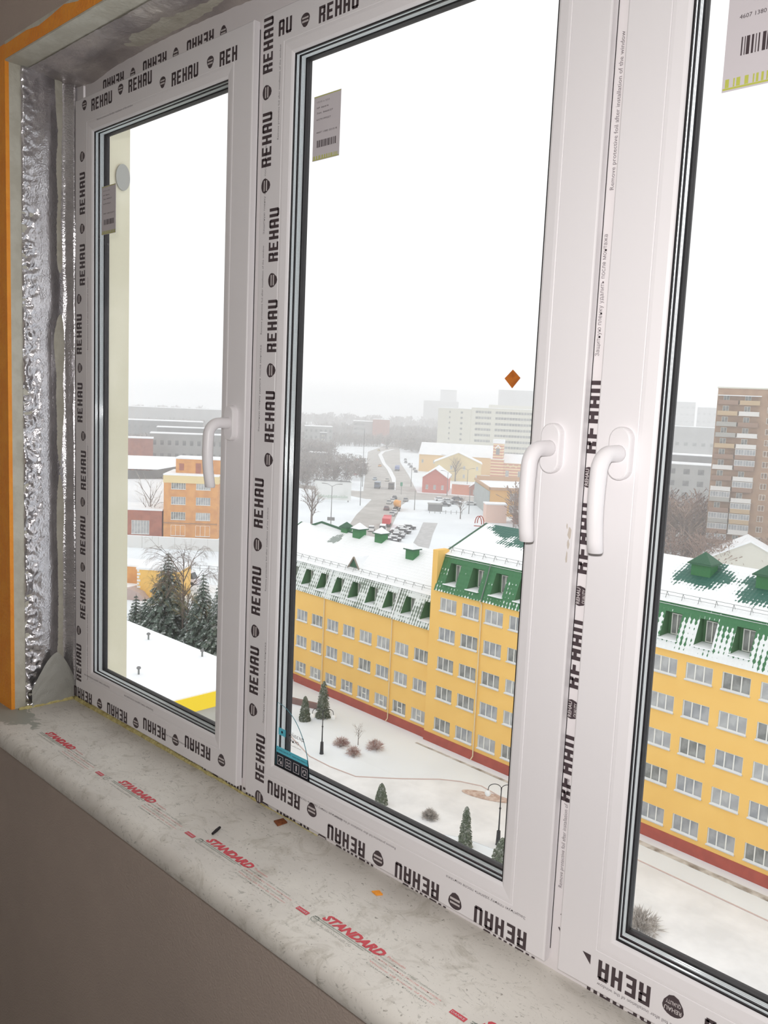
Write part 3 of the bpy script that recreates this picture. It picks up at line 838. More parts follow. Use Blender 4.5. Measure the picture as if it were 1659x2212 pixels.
# ------------------------------------------------------------------ walls with openings
def holed(mb, u0, u1, v0, v1, holes, fn, depth=.18, m_=0, mj=1):
    """wall as a grid of quads around rectangular holes (u0,u1,v0,v1); fn(u,v,d)->3-D, d = depth into the wall"""
    us = sorted({u0, u1, *[h[0] for h in holes], *[h[1] for h in holes]}); vs = sorted({v0, v1, *[h[2] for h in holes], *[h[3] for h in holes]})
    us = [u for u in us if u0 <= u <= u1]; vs = [v for v in vs if v0 <= v <= v1]
    for j in range(len(vs) - 1):
        run = None
        for i in range(len(us) - 1):
            cu, cv = (us[i] + us[i + 1]) / 2, (vs[j] + vs[j + 1]) / 2
            inh = any(h[0] < cu < h[1] and h[2] < cv < h[3] for h in holes)
            if not inh: mb.face([fn(us[i], vs[j], 0), fn(us[i + 1], vs[j], 0), fn(us[i + 1], vs[j + 1], 0), fn(us[i], vs[j + 1], 0)], m_)
    for a, c, d, e in holes:
        for p, q in (((a, d), (c, d)), ((c, d), (c, e)), ((c, e), (a, e)), ((a, e), (a, d))):
            mb.face([fn(*p, 0), fn(*q, 0), fn(*q, depth), fn(*p, depth)], mj)

def window_meshes(w, h, kind='three', prefix=''):
    b = MB(); t = .07; y0, y1 = .08, .15
    b.box((0, y0, 0), (w, y1, t)); b.box((0, y0, h - t), (w, y1, h)); b.box((0, y0, t), (t, y1, h - t)); b.box((w - t, y0, t), (w, y1, h - t))
    if kind == 'three':
        for k in (1, 2): b.box((w * k / 3 - .045, y0 - .02, t), (w * k / 3 + .045, y1, h - t))
    elif kind == 'cross':
        for k in (1, 2): b.box((w * k / 3 - .05, y0 - .02, t), (w * k / 3 + .05, y1, h - t))
        b.box((w / 3, y0 - .02, h * .45), (w * 2 / 3, y1, h * .45 + .09))
    elif kind == 'two': b.box((w / 2 - .045, y0 - .02, t), (w / 2 + .045, y1, h - t))
    elif kind == 'six':
        for k in range(1, 6): b.box((w * k / 6 - .04, y0 - .02, t), (w * k / 6 + .04, y1, h - t))
    f = b.mesh('window', WFR)
    b = MB(); b.box((-.06, -.16, -.09), (w + .06, .08, .0), 0); b.box((-.04, -.15, .0), (w + .04, .08, .035), 1); s_ = b.mesh('sill', [WJAMB, SNOW])
    ps = []
    for pm in (PN1, PN2, PN3):
        b = MB(); b.face([(t, .13, t), (w - t, .13, t), (w - t, .13, h - t), (t, .13, h - t)]); ps.append(b.mesh('pane', pm))
    return f, s_, ps
def add_window(parent, ms, x, z, y=0.0, rz=0, rnd=random, name='window'):
    f = put(name, ms[0], parent, (x, y, z), rz)
    put('sill', ms[1], f); put('pane', rnd.choice(ms[2] if rnd.random() < .5 else ms[2][:2]), f)
    return f

# ------------------------------------------------------------------ the yellow office building, two wings
RZ = math.radians(-2.62)
P0 = (-59.424, 70.282, GROUND)
TB = tile_mat('green_roof_patchy', (62, 120, 78), (236, 240, 240), .17, sx=.42, wgt=.34, fade=(('X', 8, 20, .36), ('Z', 19.6, 20.6, -.38), ('Z', 18.1, 17.2, .20)))
TA = tile_mat('green_roof_snowy', (112, 126, 112), (226, 232, 230), .52, sx=.40, wgt=.30)
RB = tile_mat('snowy_roof_right', (52, 104, 90), (246, 248, 249), .82, along='y', bare=((2.6, 8.6, 2.6), (6.8, 8.0, 4.2), (27.0, 6.2, 3.0), (33.6, 5.6, 3.4), (12.5, 6.2, 2.4)))
RA = tile_mat('snowy_roof_left', (150, 160, 154), (247, 249, 250), .92, along='y', bare=((-25, 6.6, 1.6),))
def fxz(u, v, d): return (u, d, v)
def yellow(name, label, s0, s1, z_top, z_m, z_ridge, cols, rows, dcols, mansard, roof, dorm_z, depth=16.6, yoff=0.0, front0=0.0, wid=2.35, kinds=None, seed=1):
    T = thing(name, label, 'building', P0, RZ)
    rnd = random.Random(seed)
    holes = [(c, c + wid, r, r + 1.45) for c in cols for r in rows]
    b = MB(); holed(b, s0, s1, 1.05, z_top, holes, lambda u, v, d: (u, front0 + d, v))
    b.face([(s0, front0, 1.05), (s0, depth, 1.05), (s0, depth, z_top), (s0, front0, z_top)]); b.face([(s1, front0, 1.05), (s1, depth, 1.05), (s1, depth, z_top), (s1, front0, z_top)])
    b.face([(s0, depth, 0), (s1, depth, 0), (s1, depth, z_top), (s0, depth, z_top)])
    b.build('wall', [YEL, WJAMB], T)
    b = MB(); b.box((s0 - .02, front0 - .06, 0), (s1 + .02, depth, 1.05)); b.build('plinth', RED, T)
    ms = window_meshes(wid, 1.45); mc = window_meshes(wid, 1.45, 'cross')
    for c in cols:
        for k, r in enumerate(rows): add_window(T, mc if (kinds and k == 0) else ms, c, r, front0 + .02, rnd=rnd)
    # mansard with recessed windows
    ta, tb = front0 - .28, front0 + 1.25
    zl, zh = z_top - .1, z_m
    def sl_(u, v, d): return (u, ta + (tb - ta) * (v - zl) / (zh - zl) + d, v)
    dh = [(c, c + 1.55, zl + dorm_z[0], zl + dorm_z[1]) for c in dcols]
    b = MB(); holed(b, s0 - .1, s1 + .1, zl, zh, dh, sl_, depth=0)
    b.face([(s0 - .1, ta, zl), (s1 + .1, ta, zl), (s1 + .1, front0, zl), (s0 - .1, front0, zl)])
    for s_ in (s0 - .1, s1 + .1): b.face([(s_, ta, zl), (s_, depth, zl), (s_, depth, zh), (s_, tb, zh)])
    b.build('mansard', mansard, T)
    mw = window_meshes(1.1, dorm_z[1] - dorm_z[0] - .35, 'two')
    for c in dcols:
        za, zb = zl + dorm_z[0], zl + dorm_z[1]; ya = sl_(0, za, 0)[1]; yb = sl_(0, zb, 0)[1]; bk = tb + .35
        b = MB()
        b.face([(0, ya, za), (0, bk, za), (0, bk, zb), (0, yb, zb)], 0); b.face([(1.55, ya, za), (1.55, bk, za), (1.55, bk, zb), (1.55, yb, zb)], 0)
        b.face([(0, yb, zb), (1.55, yb, zb), (1.55, bk, zb), (0, bk, zb)], 0); b.face([(0, bk, za), (1.55, bk, za), (1.55, bk, zb), (0, bk, zb)], 0)
        b.box((-.12, ya - .22, za - .06), (1.67, ya + .5, za + .03), 1); b.face([(0, ya, za + .03), (1.55, ya, za + .03), (1.55, bk, za + .1), (0, bk, za + .1)], 1)
        d = b.build('dormer', [CHEEK, SNOW], T, (c, 0, 0))
        put('window', mw[0], d, (.32, bk - .22, za + .16)); put('pane', mw[2][2], d, (.32, bk - .2, za + .16))
    # gabled roof
    yr = 8.3; ye = tb - .15
    b = MB()
    e0, e1 = s0 - .35, s1 + .35
    for (ya, za, yb, zb) in ((ye, zh - .02, yr, z_ridge), (yr, z_ridge, depth + .3, zh - .4)):
        b.face([(e0, ya, za), (e1, ya, za), (e1, yb, zb), (e0, yb, zb)])
    for s_ in (e0, e1): b.face([(s_, ye, zh), (s_, depth + .3, zh - .4), (s_, yr, z_ridge)])
    for (ya, za, yb, zb) in ((ye, zh - .02, yr, z_ridge), (yr, z_ridge, depth + .3, zh - .4)): b.face([(e0, ya, za - .2), (e1, ya, za - .2), (e1, yb, zb - .2), (e0, yb, zb - .2)])
    b.build('roof', roof, T)
    b = MB()                                                        # green verge boards
    for s_ in (e0, e1): b.prism([(ye - .05, zh - .3), (yr, z_ridge - .28), (depth, zh - .6), (depth, zh - .35), (yr, z_ridge + .06), (ye - .05, zh + .02)], lambda u, v, d: (d, u, v), s_ - .12, s_ + .12)
    b.build('verge', GREEN2, T)
    # snow guard rails near the eave
    yg = ye + .55; zg = zh + (z_ridge - zh) * .55 / (yr - ye)
    g = MB(); g.tube([(s0, yg, zg + .55), (s1, yg, zg + .55)], .022, 4); g.tube([(s0, yg - .1, zg + .28), (s1, yg - .1, zg + .28)], .018, 4)
    rail = g.build('snow_guard', STEELG, T)
    g = MB(); g.tube([(0, -.22, 0), (0, 0, .55)], .025, 4); g.tube([(0, .3, .12), (0, 0, .55)], .02, 4); pm = g.mesh('bracket', STEELG)
    x = s0 + .6
    while x < s1: put('bracket', pm, rail, (x, yg, zg)); x += 1.5
    return T, (ye, zh, yr, z_ridge)
colsB = [round(.72 + 3.172 * k, 3) for k in range(15)]
YB, rb = yellow('office_building', 'tall right wing of the yellow office building with five window rows and green mansard', 0, 48.5, 17.35, 21.1, 24.0,
                colsB, (1.6, 5.2, 8.5, 11.8, 15.1), [c + .42 for c in colsB], TB, RB, (.85, 3.05), seed=3)
for s_ in (6.62, 19.0, 44.4):
    b = MB(); b.tube([(s_, -.5, 17.4), (s_, -.12, 16.9), (s_, -.12, .5), (s_, -.45, .2)], .07, 6); b.build('drainpipe', PIPE, YB)
    b = MB(); b.tube([(s_, -.3, 17.3), (s_, .98, 21.1)], .055, 5); b.build('lightning_rod', STEELG, YB)
colsA = [round(-21.85 + 3.108 * k - 3 * 3.108, 3) for k in range(10)]
YA, ra = yellow('office_building', 'lower left wing of the yellow office building under a snowy mansard roof', -34.5, -.72, 12.6, 16.0, 19.7,
                colsA, (1.5, 5.0, 8.5), [c + .5 for c in colsA], TA, RA, (.75, 2.75), front0=.35, wid=2.15, kinds=True, seed=5)
b = MB(); b.box((-.74, .0, 1.05), (.0, 1.8, 21.6), 0); b.box((-.76, -.06, 0), (.0, 1.8, 1.05), 1); b.build('pilaster', [YEL, RED], YB)
for s_ in (-19.3, -6.9):
    b = MB(); b.tube([(s_, -.05, 12.7), (s_, .22, 12.3), (s_, .22, .5), (s_, -.1, .2)], .065, 6); b.build('drainpipe', PIPE, YA)
    b = MB(); b.tube([(s_, .05, 12.6), (s_, 1.4, 16.0)], .1, 5); b.build('downpipe', SNOW, YA)
# roof vents with pyramid caps
def vent(T, s_, t, z, w, h, capm, bodym=GREEN, name='roof_vent'):
    b = MB(); b.box((-w, -w * .8, -1.0), (w, w * .8, h)); v = b.build(name, bodym, T, (s_, t, z))
    b = MB(); e = w * 1.2; k = h - .02
    for p, q in (((-e, -e), (e, -e)), ((e, -e), (e, e)), ((e, e), (-e, e)), ((-e, e), (-e, -e))): b.face([(*p, k), (*q, k), (0, 0, k + w * 1.1)])
    b.build('cap', capm, v); b = MB(); b.box((-e * 1.04, -e * 1.04, k - .14), (e * 1.04, e * 1.04, k - .01)); b.build('cap_rim', GREEN2, v)
for s_, t, z, w, h, c in ((-25.0, 8.4, 19.6, .6, .75, GREEN2), (-21.9, 8.0, 19.6, .72, .95, SNOW), (-17.6, 8.0, 19.6, .68, .95, SNOW), (-10.2, 6.4, 18.9, .66, .85, SNOW)):
    vent(YA, s_, t, z, w, h, c)
for s_, t, z in ((27.0, 6.4, 23.0), (33.0, 6.2, 23.0), (12.5, 6.2, 23.0)): vent(YB, s_, t, z, .9, 1.15, GREEN2, GREEN)
b = MB(); b.prism([(-39.5, 17.3), (-30.2, 20.3), (-19.5, 19.35), (-19.5, 18), (-39.5, 15.8)], lambda u, v, d: (u, d, v), 8.25, 8.7, 0)
for (ua, va), (ub, vb) in (((-39.6, 17.35), (-30.2, 20.4)), ((-30.2, 20.4), (-19.4, 19.4))): b.prism([(ua, va - .28), (ub, vb - .28), (ub, vb), (ua, va)], lambda u, v, d: (u, d, v), 8.15, 8.35, 1)
b.build('rear_gable', [SNOW, GREEN2], YA)
# triangular dormer vents
for T, s_, t, z in ((YA, -16.6, 2.6, 16.3), (YB, 13.0, 2.4, 21.6)):
    b = MB(); w, h, L_ = 1.15, 1.6, 4.6
    b.face([(-w, 0, 0), (w, 0, 0), (0, 0, h)], 0); b.face([(-w, 0, 0), (0, 0, h), (0, L_, h + .1)], 1); b.face([(w, 0, 0), (0, 0, h), (0, L_, h + .1)], 1)
    for sx in (-1, 1): b.tube([(sx * w * 1.08, -.1, -.05), (0, -.1, h + .08)], .1, 4, m=2)
    b.build('gable_vent', [GREEN2, SNOW, mat('weathered_wood', (150, 140, 128), .8)], T, (s_, t, z))
b = MB(); # roof hatch hoop on the right wing gable
for k in range(2): b.tube([(-.8 + .5 * math.cos(a / 8 * math.pi) + k * .0, .4 * k, .3 + .9 * math.sin(a / 8 * math.pi)) for a in range(9)], .05, 4)
b.tube([(-1.4, 0, 0), (.0, 0, .1)], .06, 4)
b.build('ladder_hoop', RED, YB, (-.2, 7.6, 23.6))
# entrance canopy at the left wing's left end
b = MB(); b.box((-32, -4.2, 2.9), (-26.9, .35, 3.5), 0); b.box((-32, -4.25, 3.5), (-26.8, .35, 3.62), 1); b.box((-27.3, -4.1, 0), (-26.95, -3.7, 2.9), 0); b.box((-31.5, .2, 0), (-27, .34, 2.9), 2); b.box((-33, -5, 0), (-25.2, .3, .25), 1)
b.build('entrance_canopy', [CRM2, SNOW, mat('brown_door', (120, 96, 76), .7)], YA)
flat('soil_strip', [(-60, 69.0), (-45, 68.6), (-30, 67.7), (-5, 66.6), (-5, 65.9), (-20, 66.6), (-33, 67.2), (-48, 68.3), (-60, 68.7)], .0, DIRT, 'thin strip of bare soil and slush at the foot of the red plinth', 'soil', .03)
b = MB(); b.box((-5.5, -.2, 0), (3.5, .2, .7)); tag(b.build('low_wall', mat('brown_wall', (138, 112, 108), .9), loc=(-77, 66.6, GROUND), rz=.30), 'low brown wall behind the small thujas at the entrance', 'wall')

# ------------------------------------------------------------------ courtyard plants and lamps
def cone_foliage(rnd, h, r, n, base=.12, leaf=.35, power=1.0, droop=.3):
    b = MB()
    core = 8; lev = 7                                               # solid ragged core
    i0 = len(b.v)
    for j in range(lev + 1):
        z = h * (base + (1 - base) * j / lev); rr = r * .74 * (1 - j / lev) ** power + .02
        for k in range(core):
            a = 2 * math.pi * k / core + j * .4; q = rr * rnd.uniform(.8, 1.1); b.v.append((math.cos(a) * q, math.sin(a) * q, z))
    for j in range(lev):
        for k in range(core): b.f.append((i0 + j * core + k, i0 + j * core + (k + 1) % core, i0 + (j + 1) * core + (k + 1) % core, i0 + (j + 1) * core + k)); b.m.append(0)
    b.f.append(tuple(i0 + k for k in range(core))); b.m.append(0)
    for _ in range(n):
        t = rnd.random() ** 1.35; z = h * (base + (1 - base) * t); rr = r * (1 - t) ** power * rnd.uniform(.75, 1.12) + .03
        a = rnd.uniform(0, 6.283); L_ = leaf * (1.15 - .6 * t); c, s_ = math.cos(a), math.sin(a)
        p = Vector((c * rr * .55, s_ * rr * .55, z + L_ * droop)); q = Vector((c * (rr + L_ * .25), s_ * (rr + L_ * .25), z - L_ * droop)); w = Vector((-s_, c, 0)) * L_ * rnd.uniform(.18, .34)
        b.face([p, q - w, q + w * .2 + Vector((0, 0, .04))]); b.face([p, q + w, q - w * .2 + Vector((0, 0, .05))])
    return b
def small_conifer(x, y, h, r, label, seed):
    t = thing('thuja', label, 'tree', (x, y, GROUND))
    rnd = random.Random(seed)
    cone_foliage(rnd, h, r, 900, base=.02, leaf=.34, power=.48, droop=.35).build('foliage', THUJA, t)
    b = MB(); b.tube([(0, 0, 0), (0, 0, h * .3)], .08, 5); b.build('trunk', BARK, t)
small_conifer(-72.9, 63.7, 2.9, .60, 'blunt grey green thuja by the low wall near the entrance', 11)
small_conifer(-72.3, 66.0, 4.4, .78, 'tall pointed thuja above the lamp with two globes', 12)
small_conifer(-52.2, 55.4, 2.0, .52, 'small thuja standing alone across the driveway', 13)
small_conifer(-42.0, 55.2, 3.6, .52, 'slender dark thuja between the round bush and the right lamp', 14)
small_conifer(-37.4, 54.2, 3.0, .95, 'broad brownish thuja below the right lamp', 15)
def bush(x, y, r, h, label, seed, m_=None, n=260, snow=True):
    rnd = random.Random(seed); t = thing('bush', label, 'bush', (x, y, GROUND)); b = MB()
    for _ in range(n):
        a = rnd.uniform(0, 6.283); e = rnd.uniform(.1, 1.45); rr = rnd.uniform(.5, 1.05)
        p = Vector((math.cos(a) * math.cos(e) * r * .2, math.sin(a) * math.cos(e) * r * .2, 0)); q = Vector((math.cos(a) * math.cos(e) * r * rr, math.sin(a) * math.cos(e) * r * rr, math.sin(e) * h * rr))
        w = Vector((rnd.uniform(-1, 1), rnd.uniform(-1, 1), rnd.uniform(-1, 1))).normalized() * .05
        b.face([p - w * .4, p + w * .4, q]); k = q.lerp(p, .35); b.face([k - w, k + w, q + w * 4]); b.face([k - w, k + w, q - w * 4])
    b.build('twigs', m_ or TWIG, t)
    return t
RTW = mat('reddish_twigs', (186, 152, 144), .95, col2=(226, 218, 214), scale=3, lo=.42, hi=.62)
bush(-64.7, 61.9, 1.1, 1.1, 'left reddish bush of the lawn clump', 21, RTW); bush(-62.0, 61.2, 1.1, 1.0, 'front reddish bush of the lawn clump', 22, RTW); bush(-61.6, 64.0, 1.2, 1.3, 'right reddish bush of the lawn clump', 23, RTW)
bush(-47.3, 56.7, 1.0, 1.0, 'round snow dusted bush on the near lawn', 24, TWIG2, 420)
bush(-26.1, 55.8, 1.9, 1.6, 'grey snowy bush at the corner of the right pane', 25, TWIG2, 420)
def lamp(x, y, h, label, rz=0):
    t = thing('street_lamp', label, 'lamp', (x, y, GROUND), rz)
    b = MB(); b.tube([(0, 0, 0), (0, 0, .15), (0, 0, 1.3), (0, 0, 1.35)], [.24, .2, .16, .09], 8); b.build('base', IRON, t)
    b = MB(); b.tube([(0, 0, 1.3), (0, 0, h * .62), (0, 0, h * .64), (0, 0, h * .66), (0, 0, h)], [.07, .055, .11, .05, .04], 8); b.build('pole', IRON, t)
    for sx in (-1, 1):
        b = MB(); b.tube([(0, 0, h - .5)] + [(sx * (.55 - .55 * math.cos(a)), 0, h - .15 + .42 * math.sin(a)) for a in [math.pi * k / 10 for k in range(1, 11)]] + [(sx * 1.12, 0, h - .35)], .035, 5)
        a_ = b.build('arm', IRON, t)
        b = MB(); n = 8
        for j in range(n):
            for k in range(12):
                P = lambda jj, kk: (sx * 1.12 + .27 * math.sin(math.pi * jj / n) * math.cos(math.pi * kk / 6), .27 * math.sin(math.pi * jj / n) * math.sin(math.pi * kk / 6), h - .6 + .27 * math.cos(math.pi * jj / n))
                q = [P(j, k), P(j, k + 1), P(j + 1, k + 1), P(j + 1, k)]
                b.face(q if 0 < j < n - 1 else (q[1:] + q[:0] if j == 0 else q[:3]))
        b.build('globe', GLOBE, a_, smooth=True)
lamp(-64.4, 58.8, 4.7, 'black iron lamp with two globes on the lawn by the tall thuja', .7)
lamp(-40.3, 57.6, 5.2, 'black iron lamp with two looped arms beside the right stile', .7)

# ------------------------------------------------------------------ bare trees
def branch(b, rnd, p, d, L_, r, lev, n=3, spread=.6, droop=0.0, mt=1):
    q = p + d * L_
    b.tube([p, q], [r, r * .6], 3 if lev < 2 else 5, m=0 if lev > 1 else mt, cap=False)
    if lev == 0: return
    for k in range(n):
        t = rnd.uniform(.45, 1.0); o_ = p + d * L_ * t
        v = (d + Vector((rnd.uniform(-1, 1), rnd.uniform(-1, 1), rnd.uniform(-.5, .9) - droop)) * spread).normalized()
        branch(b, rnd, o_, v, L_ * rnd.uniform(.5, .75), r * .5, lev - 1, n, spread, droop * 1.3, mt)
def bare_tree(x, y, h, label, seed, lev=4, n=4, spread=.62, droop=0.0, tw=TWIG, group=None, name='bare_tree', lean=0, thick=1.0):
    rnd = random.Random(seed); t = thing(name, label, 'tree', (x, y, GROUND), group=group)
    b = MB(); b.tube([(0, 0, 0), (lean * .4, 0, h * .35), (lean, 0, h * .62)], [h * .016 * thick, h * .012 * thick, h * .006 * thick], 6); b.build('trunk', BARK, t)
    b = MB()
    for k in range(8):
        z = h * (.25 + .42 * k / 8); a = k * 2.4
        branch(b, rnd, Vector((lean * z / h, 0, z)), Vector((math.cos(a) * .6, math.sin(a) * .6, .9)).normalized(), h * .27, h * .007 * thick, lev - 1, n, spread, droop)
    branch(b, rnd, Vector((lean, 0, h * .6)), Vector((0, 0, 1)), h * .25, h * .006 * thick, lev - 1, n, spread, droop)
    b.build('twigs', [BARK, tw], t)
    return t
bare_tree(-63.6, 63.4, 2.6, 'small leafless tree in the middle of the lawn clump', 31, 3, 3, .8, .5)
bare_tree(-190.5, 166.5, 12, 'leafless reddish tree left of the wide road behind the roof', 32, 4, 4, .8, 0, TWIG, thick=2)
bare_tree(-180.6, 224.2, 7.5, 'thin leafless tree on the snow by the cars', 33, 3, 4, .7, thick=1.6)
bare_tree(-277, 338, 12, 'leafless tree in front of the cream gabled house', 34, 4, 3, .8, thick=2)
bare_tree(-111, 71.5, 15.5, 'leafless weeping birch behind the dark spruces', 35, 5, 4, .6, .7, TWIG, thick=.8)
bare_tree(-201, 119, 15, 'thin leafless birch in front of the red brick hall', 36, 4, 3, .55, .3, TWIG2, thick=.9)
bare_tree(-104.5, 71.0, 8, 'young bare tree leaning in front of the right spruces', 37, 3, 3, .6, 0, OCHRE, lean=1.2)
bare_tree(-113.5, 70.2, 9.5, 'ochre brown half bare tree between the spruces', 38, 4, 4, .8, .1, OCHRE, thick=1.2)
bare_tree(-108, 70.4, 8.5, 'second ochre brown tree right of the first among the spruces', 39, 4, 4, .85, .1, OCHRE, thick=1.2)
def spruce(x, y, h, r, label, seed, n=1500):
    t = thing('spruce', label, 'tree', (x, y, GROUND)); rnd = random.Random(seed)
    b = MB(); b.tube([(0, 0, 0), (0, 0, h * .98)], [.22, .02], 6); b.build('trunk', BARK, t)
    b = MB(); tiers = int(h * 1.9)
    for k in range(tiers):
        f = k / tiers; z = h * (.10 + .90 * f); rr = r * (1 - f) ** .85 + .12
        nb = max(5, int(15 * (1 - f) + 5))
        for j in range(nb):
            a = 6.283 * j / nb + k * .7 + rnd.uniform(-.2, .2); L_ = rr * rnd.uniform(.75, 1.15); c, s_ = math.cos(a), math.sin(a)
            for q in range(5):                                       # needle fans along each drooping branch
                t0, t1 = q / 5, (q + 1.25) / 5; w = L_ * .22 * (1 - t0 * .6)
                P0_ = Vector((c * L_ * t0, s_ * L_ * t0, z - L_ * .30 * t0 + .1 * t0 * L_)); P1_ = Vector((c * L_ * t1, s_ * L_ * t1, z - L_ * .34 * t1 + rnd.uniform(-.08, .08)))
                sd = Vector((-s_, c, 0)) * w
                b.face([P0_, P1_ + sd, P1_]); b.face([P0_, P1_ - sd, P1_]); b.face([P0_ - Vector((0, 0, .02)), P1_ + Vector((0, 0, -.34 * w - .12)), P0_.lerp(P1_, .5) + sd * .5 - Vector((0, 0, .3))])
    b.build('foliage', SPRUCE, t)
spruce(-114.8, 71.2, 13.2, 4.6, 'tallest dark spruce left of the weeping birch', 41)
spruce(-105.2, 71.2, 11.5, 3.2, 'medium spruce right of the weeping birch', 42)
spruce(-101.4, 71.6, 11.2, 3.0, 'spruce at the right stile of the left pane', 43)
spruce(-123.0, 70.4, 5.0, 1.5, 'small snowy spruce at far left by the cream pier', 44)
spruce(-119.6, 70.0, 5.2, 1.7, 'small snowy spruce in front of the yellow shed', 45)
spruce(-109.6, 73.0, 7.0, 2.6, 'low spruce under the weeping birch', 46)

# ------------------------------------------------------------------ near low roof with yellow fascia
nb = thing('annex_roof', 'flat snow covered annex roof with a bright yellow fascia below the left pane', 'roof', (-70, 26, GROUND))
b = MB(); b.box((-27, -14, 0), (22.3, 11.6, 15.9)); b.build('wall', mat('grey_annex_wall', (178, 176, 168), .9), nb)
YF = mat('yellow_fascia', (240, 208, 40), .6)
b = MB(); b.box((-27.3, -14.3, 15.9), (22.6, 11.9, 16.95)); b.build('fascia', YF, nb)
b = MB(); b.box((-27.2, -14.2, 16.95), (22.5, 11.8, 17.05)); b.build('snow_cover', SNOW, nb)
for x, y in ((-61.4, 36.3), (-54.8, 37.1), (-53.9, 31.1)):
    x *= .995; y *= .995
    v = thing('roof_vent', {-61.4 * .995: 'farther left mushroom vent on the snowy annex roof', -54.8 * .995: 'right mushroom vent on the snowy annex roof', -53.9 * .995: 'nearest mushroom vent on the snowy annex roof'}[x], 'vent', (x, y, GROUND + 17.05))
    b = MB(); b.tube([(0, 0, 0), (0, 0, .42)], .07, 8); b.build('pipe', STEELG, v)
    b = MB(); b.tube([(0, 0, .40), (0, 0, .47), (0, 0, .56), (0, 0, .6)], [.13, .17, .12, .02], 10); b.build('cap', GREYD, v)

# ------------------------------------------------------------------ simple buildings
def box_building(name, label, p, q, depth, ztop, zb=0.0, wall=GREYB, roof=SNOW, rows=0, cols=0, win=(1.4, 1.5), z_first=1.2, pitch=3.0, margin=1.5, side_cols=0,
                 kind='two', parapet=.5, cat='building', bands=False, pane=None, extra=None, far=False):
    """facade from p to q (world), body goes back by depth"""
    dx, dy = q[0] - p[0], q[1] - p[1]; L_ = math.hypot(dx, dy); rz = math.atan2(dy, dx)
    T = thing(name, label, cat, (p[0], p[1], GROUND + zb), rz)
    H = ztop - zb
    w, h = win
    holes = []
    if rows and cols:
        sp = (L_ - 2 * margin - w) / max(1, cols - 1)
        holes = [(margin + sp * c, margin + sp * c + w, z_first + pitch * r, z_first + pitch * r + h) for c in range(cols) for r in range(rows)]
    b = MB(); holed(b, 0, L_, 0, H, holes, lambda u, v, d: (u, d, v), .16)
    b.face([(0, 0, 0), (0, depth, 0), (0, depth, H), (0, 0, H)]); b.face([(L_, 0, 0), (L_, depth, 0), (L_, depth, H), (L_, 0, H)]); b.face([(0, depth, 0), (L_, depth, 0), (L_, depth, H), (0, depth, H)])
    b.build('wall', [wall, WJAMB], T)
    if roof is not None:
        b = MB(); b.box((-.2, -.2, H - .25), (L_ + .2, depth + .2, H + .1)); b.build('roof', roof, T)
    if holes:
        ms = window_meshes(w, h, kind) if not far else None
        if far:
            b = MB(); b.face([(0, .14, 0), (w, .14, 0), (w, .14, h), (0, .14, h)]); pmesh = b.mesh('window', pane or WINB)
        rnd = random.Random(len(label))
        for a, c, d, e in holes:
            if far: put('window', pmesh, T, (a, 0, d))
            else: add_window(T, ms, a, d, .01, rnd=rnd)
    return T, L_, H

# orange brick office, left pane
T, L_, H = box_building('brick_office', 'four storey orange brick office with cream cornice behind the snowy yard', (-194.5, 119.0), (-185.2, 129.3), 15, 16.8, wall=OBRICK, rows=3, cols=2, win=(3.7, 2.0),
                        z_first=5.0, pitch=4.0, margin=1.9, kind='six')
b = MB(); b.box((-.15, -.15, 14.6), (L_ + .15, 15.1, 16.7)); b.build('cornice', CRM2, T)
b = MB(); b.box((2.3, 4, 16.8), (L_ + 3, 12, 20.6)); ph = b.build('penthouse', OBRICK, T)
b = MB(); b.box((2.1, 3.8, 20.6), (L_ + 3.2, 12.2, 21.0)); b.build('roof', SNOW, ph)
b = MB(); b.box((7.5, 3.9, 16.9), (8.8, 4.0, 19.6)); b.box((3.2, 3.9, 17.6), (4.4, 4.0, 19.4)); b.build('door', RBRICK, ph)
mg = window_meshes(3.7, 2.8, 'three')
for x in (1.9, L_ - 5.6): add_window(T, mg, x, .8, -.12)
b = MB(); b.box((0, -.2, 4.0), (L_, 0, 4.2)); b.build('ledge', BRBRICK, T)
# red brick hall with snowy sloping roofs to its left
T, L_, H = box_building('brick_hall', 'low red brick hall with big windows left of the orange office', (-213.5, 98.5), (-194.8, 118.7), 14, 7.4, wall=RBRICK, rows=1, cols=2, win=(4.6, 3.6), z_first=.9, margin=3.2, kind='six')
b = MB()
b.prism([(-26, 7.4), (-26, 14.5), (-2, 14.5), (L_ - 3, 7.4)], lambda u, v, d: (u, d, v), 14, 14.6, 0); b.prism([(-30, 15.5), (L_ - 8, 15.5), (L_, 17.2), (L_, 16.0), (L_ - 10, 11.8), (-30, 11.8)], lambda u, v, d: (u, d, v), 22, 22.5, 1)
b.face([(-28, 15, 7.5), (L_, 15, 7.5), (L_, 22, 13.5), (-28, 22, 11.5)], 0); b.face([(-28, 22.6, 15.4), (L_, 22.6, 16.0), (L_, 40, 18.6), (-28, 40, 18.2)], 0); b.box((-28, 22.5, 0), (L_, 40, 11.5), 1)
b.build('snowy_roof', [SNOW, GREYD], T)
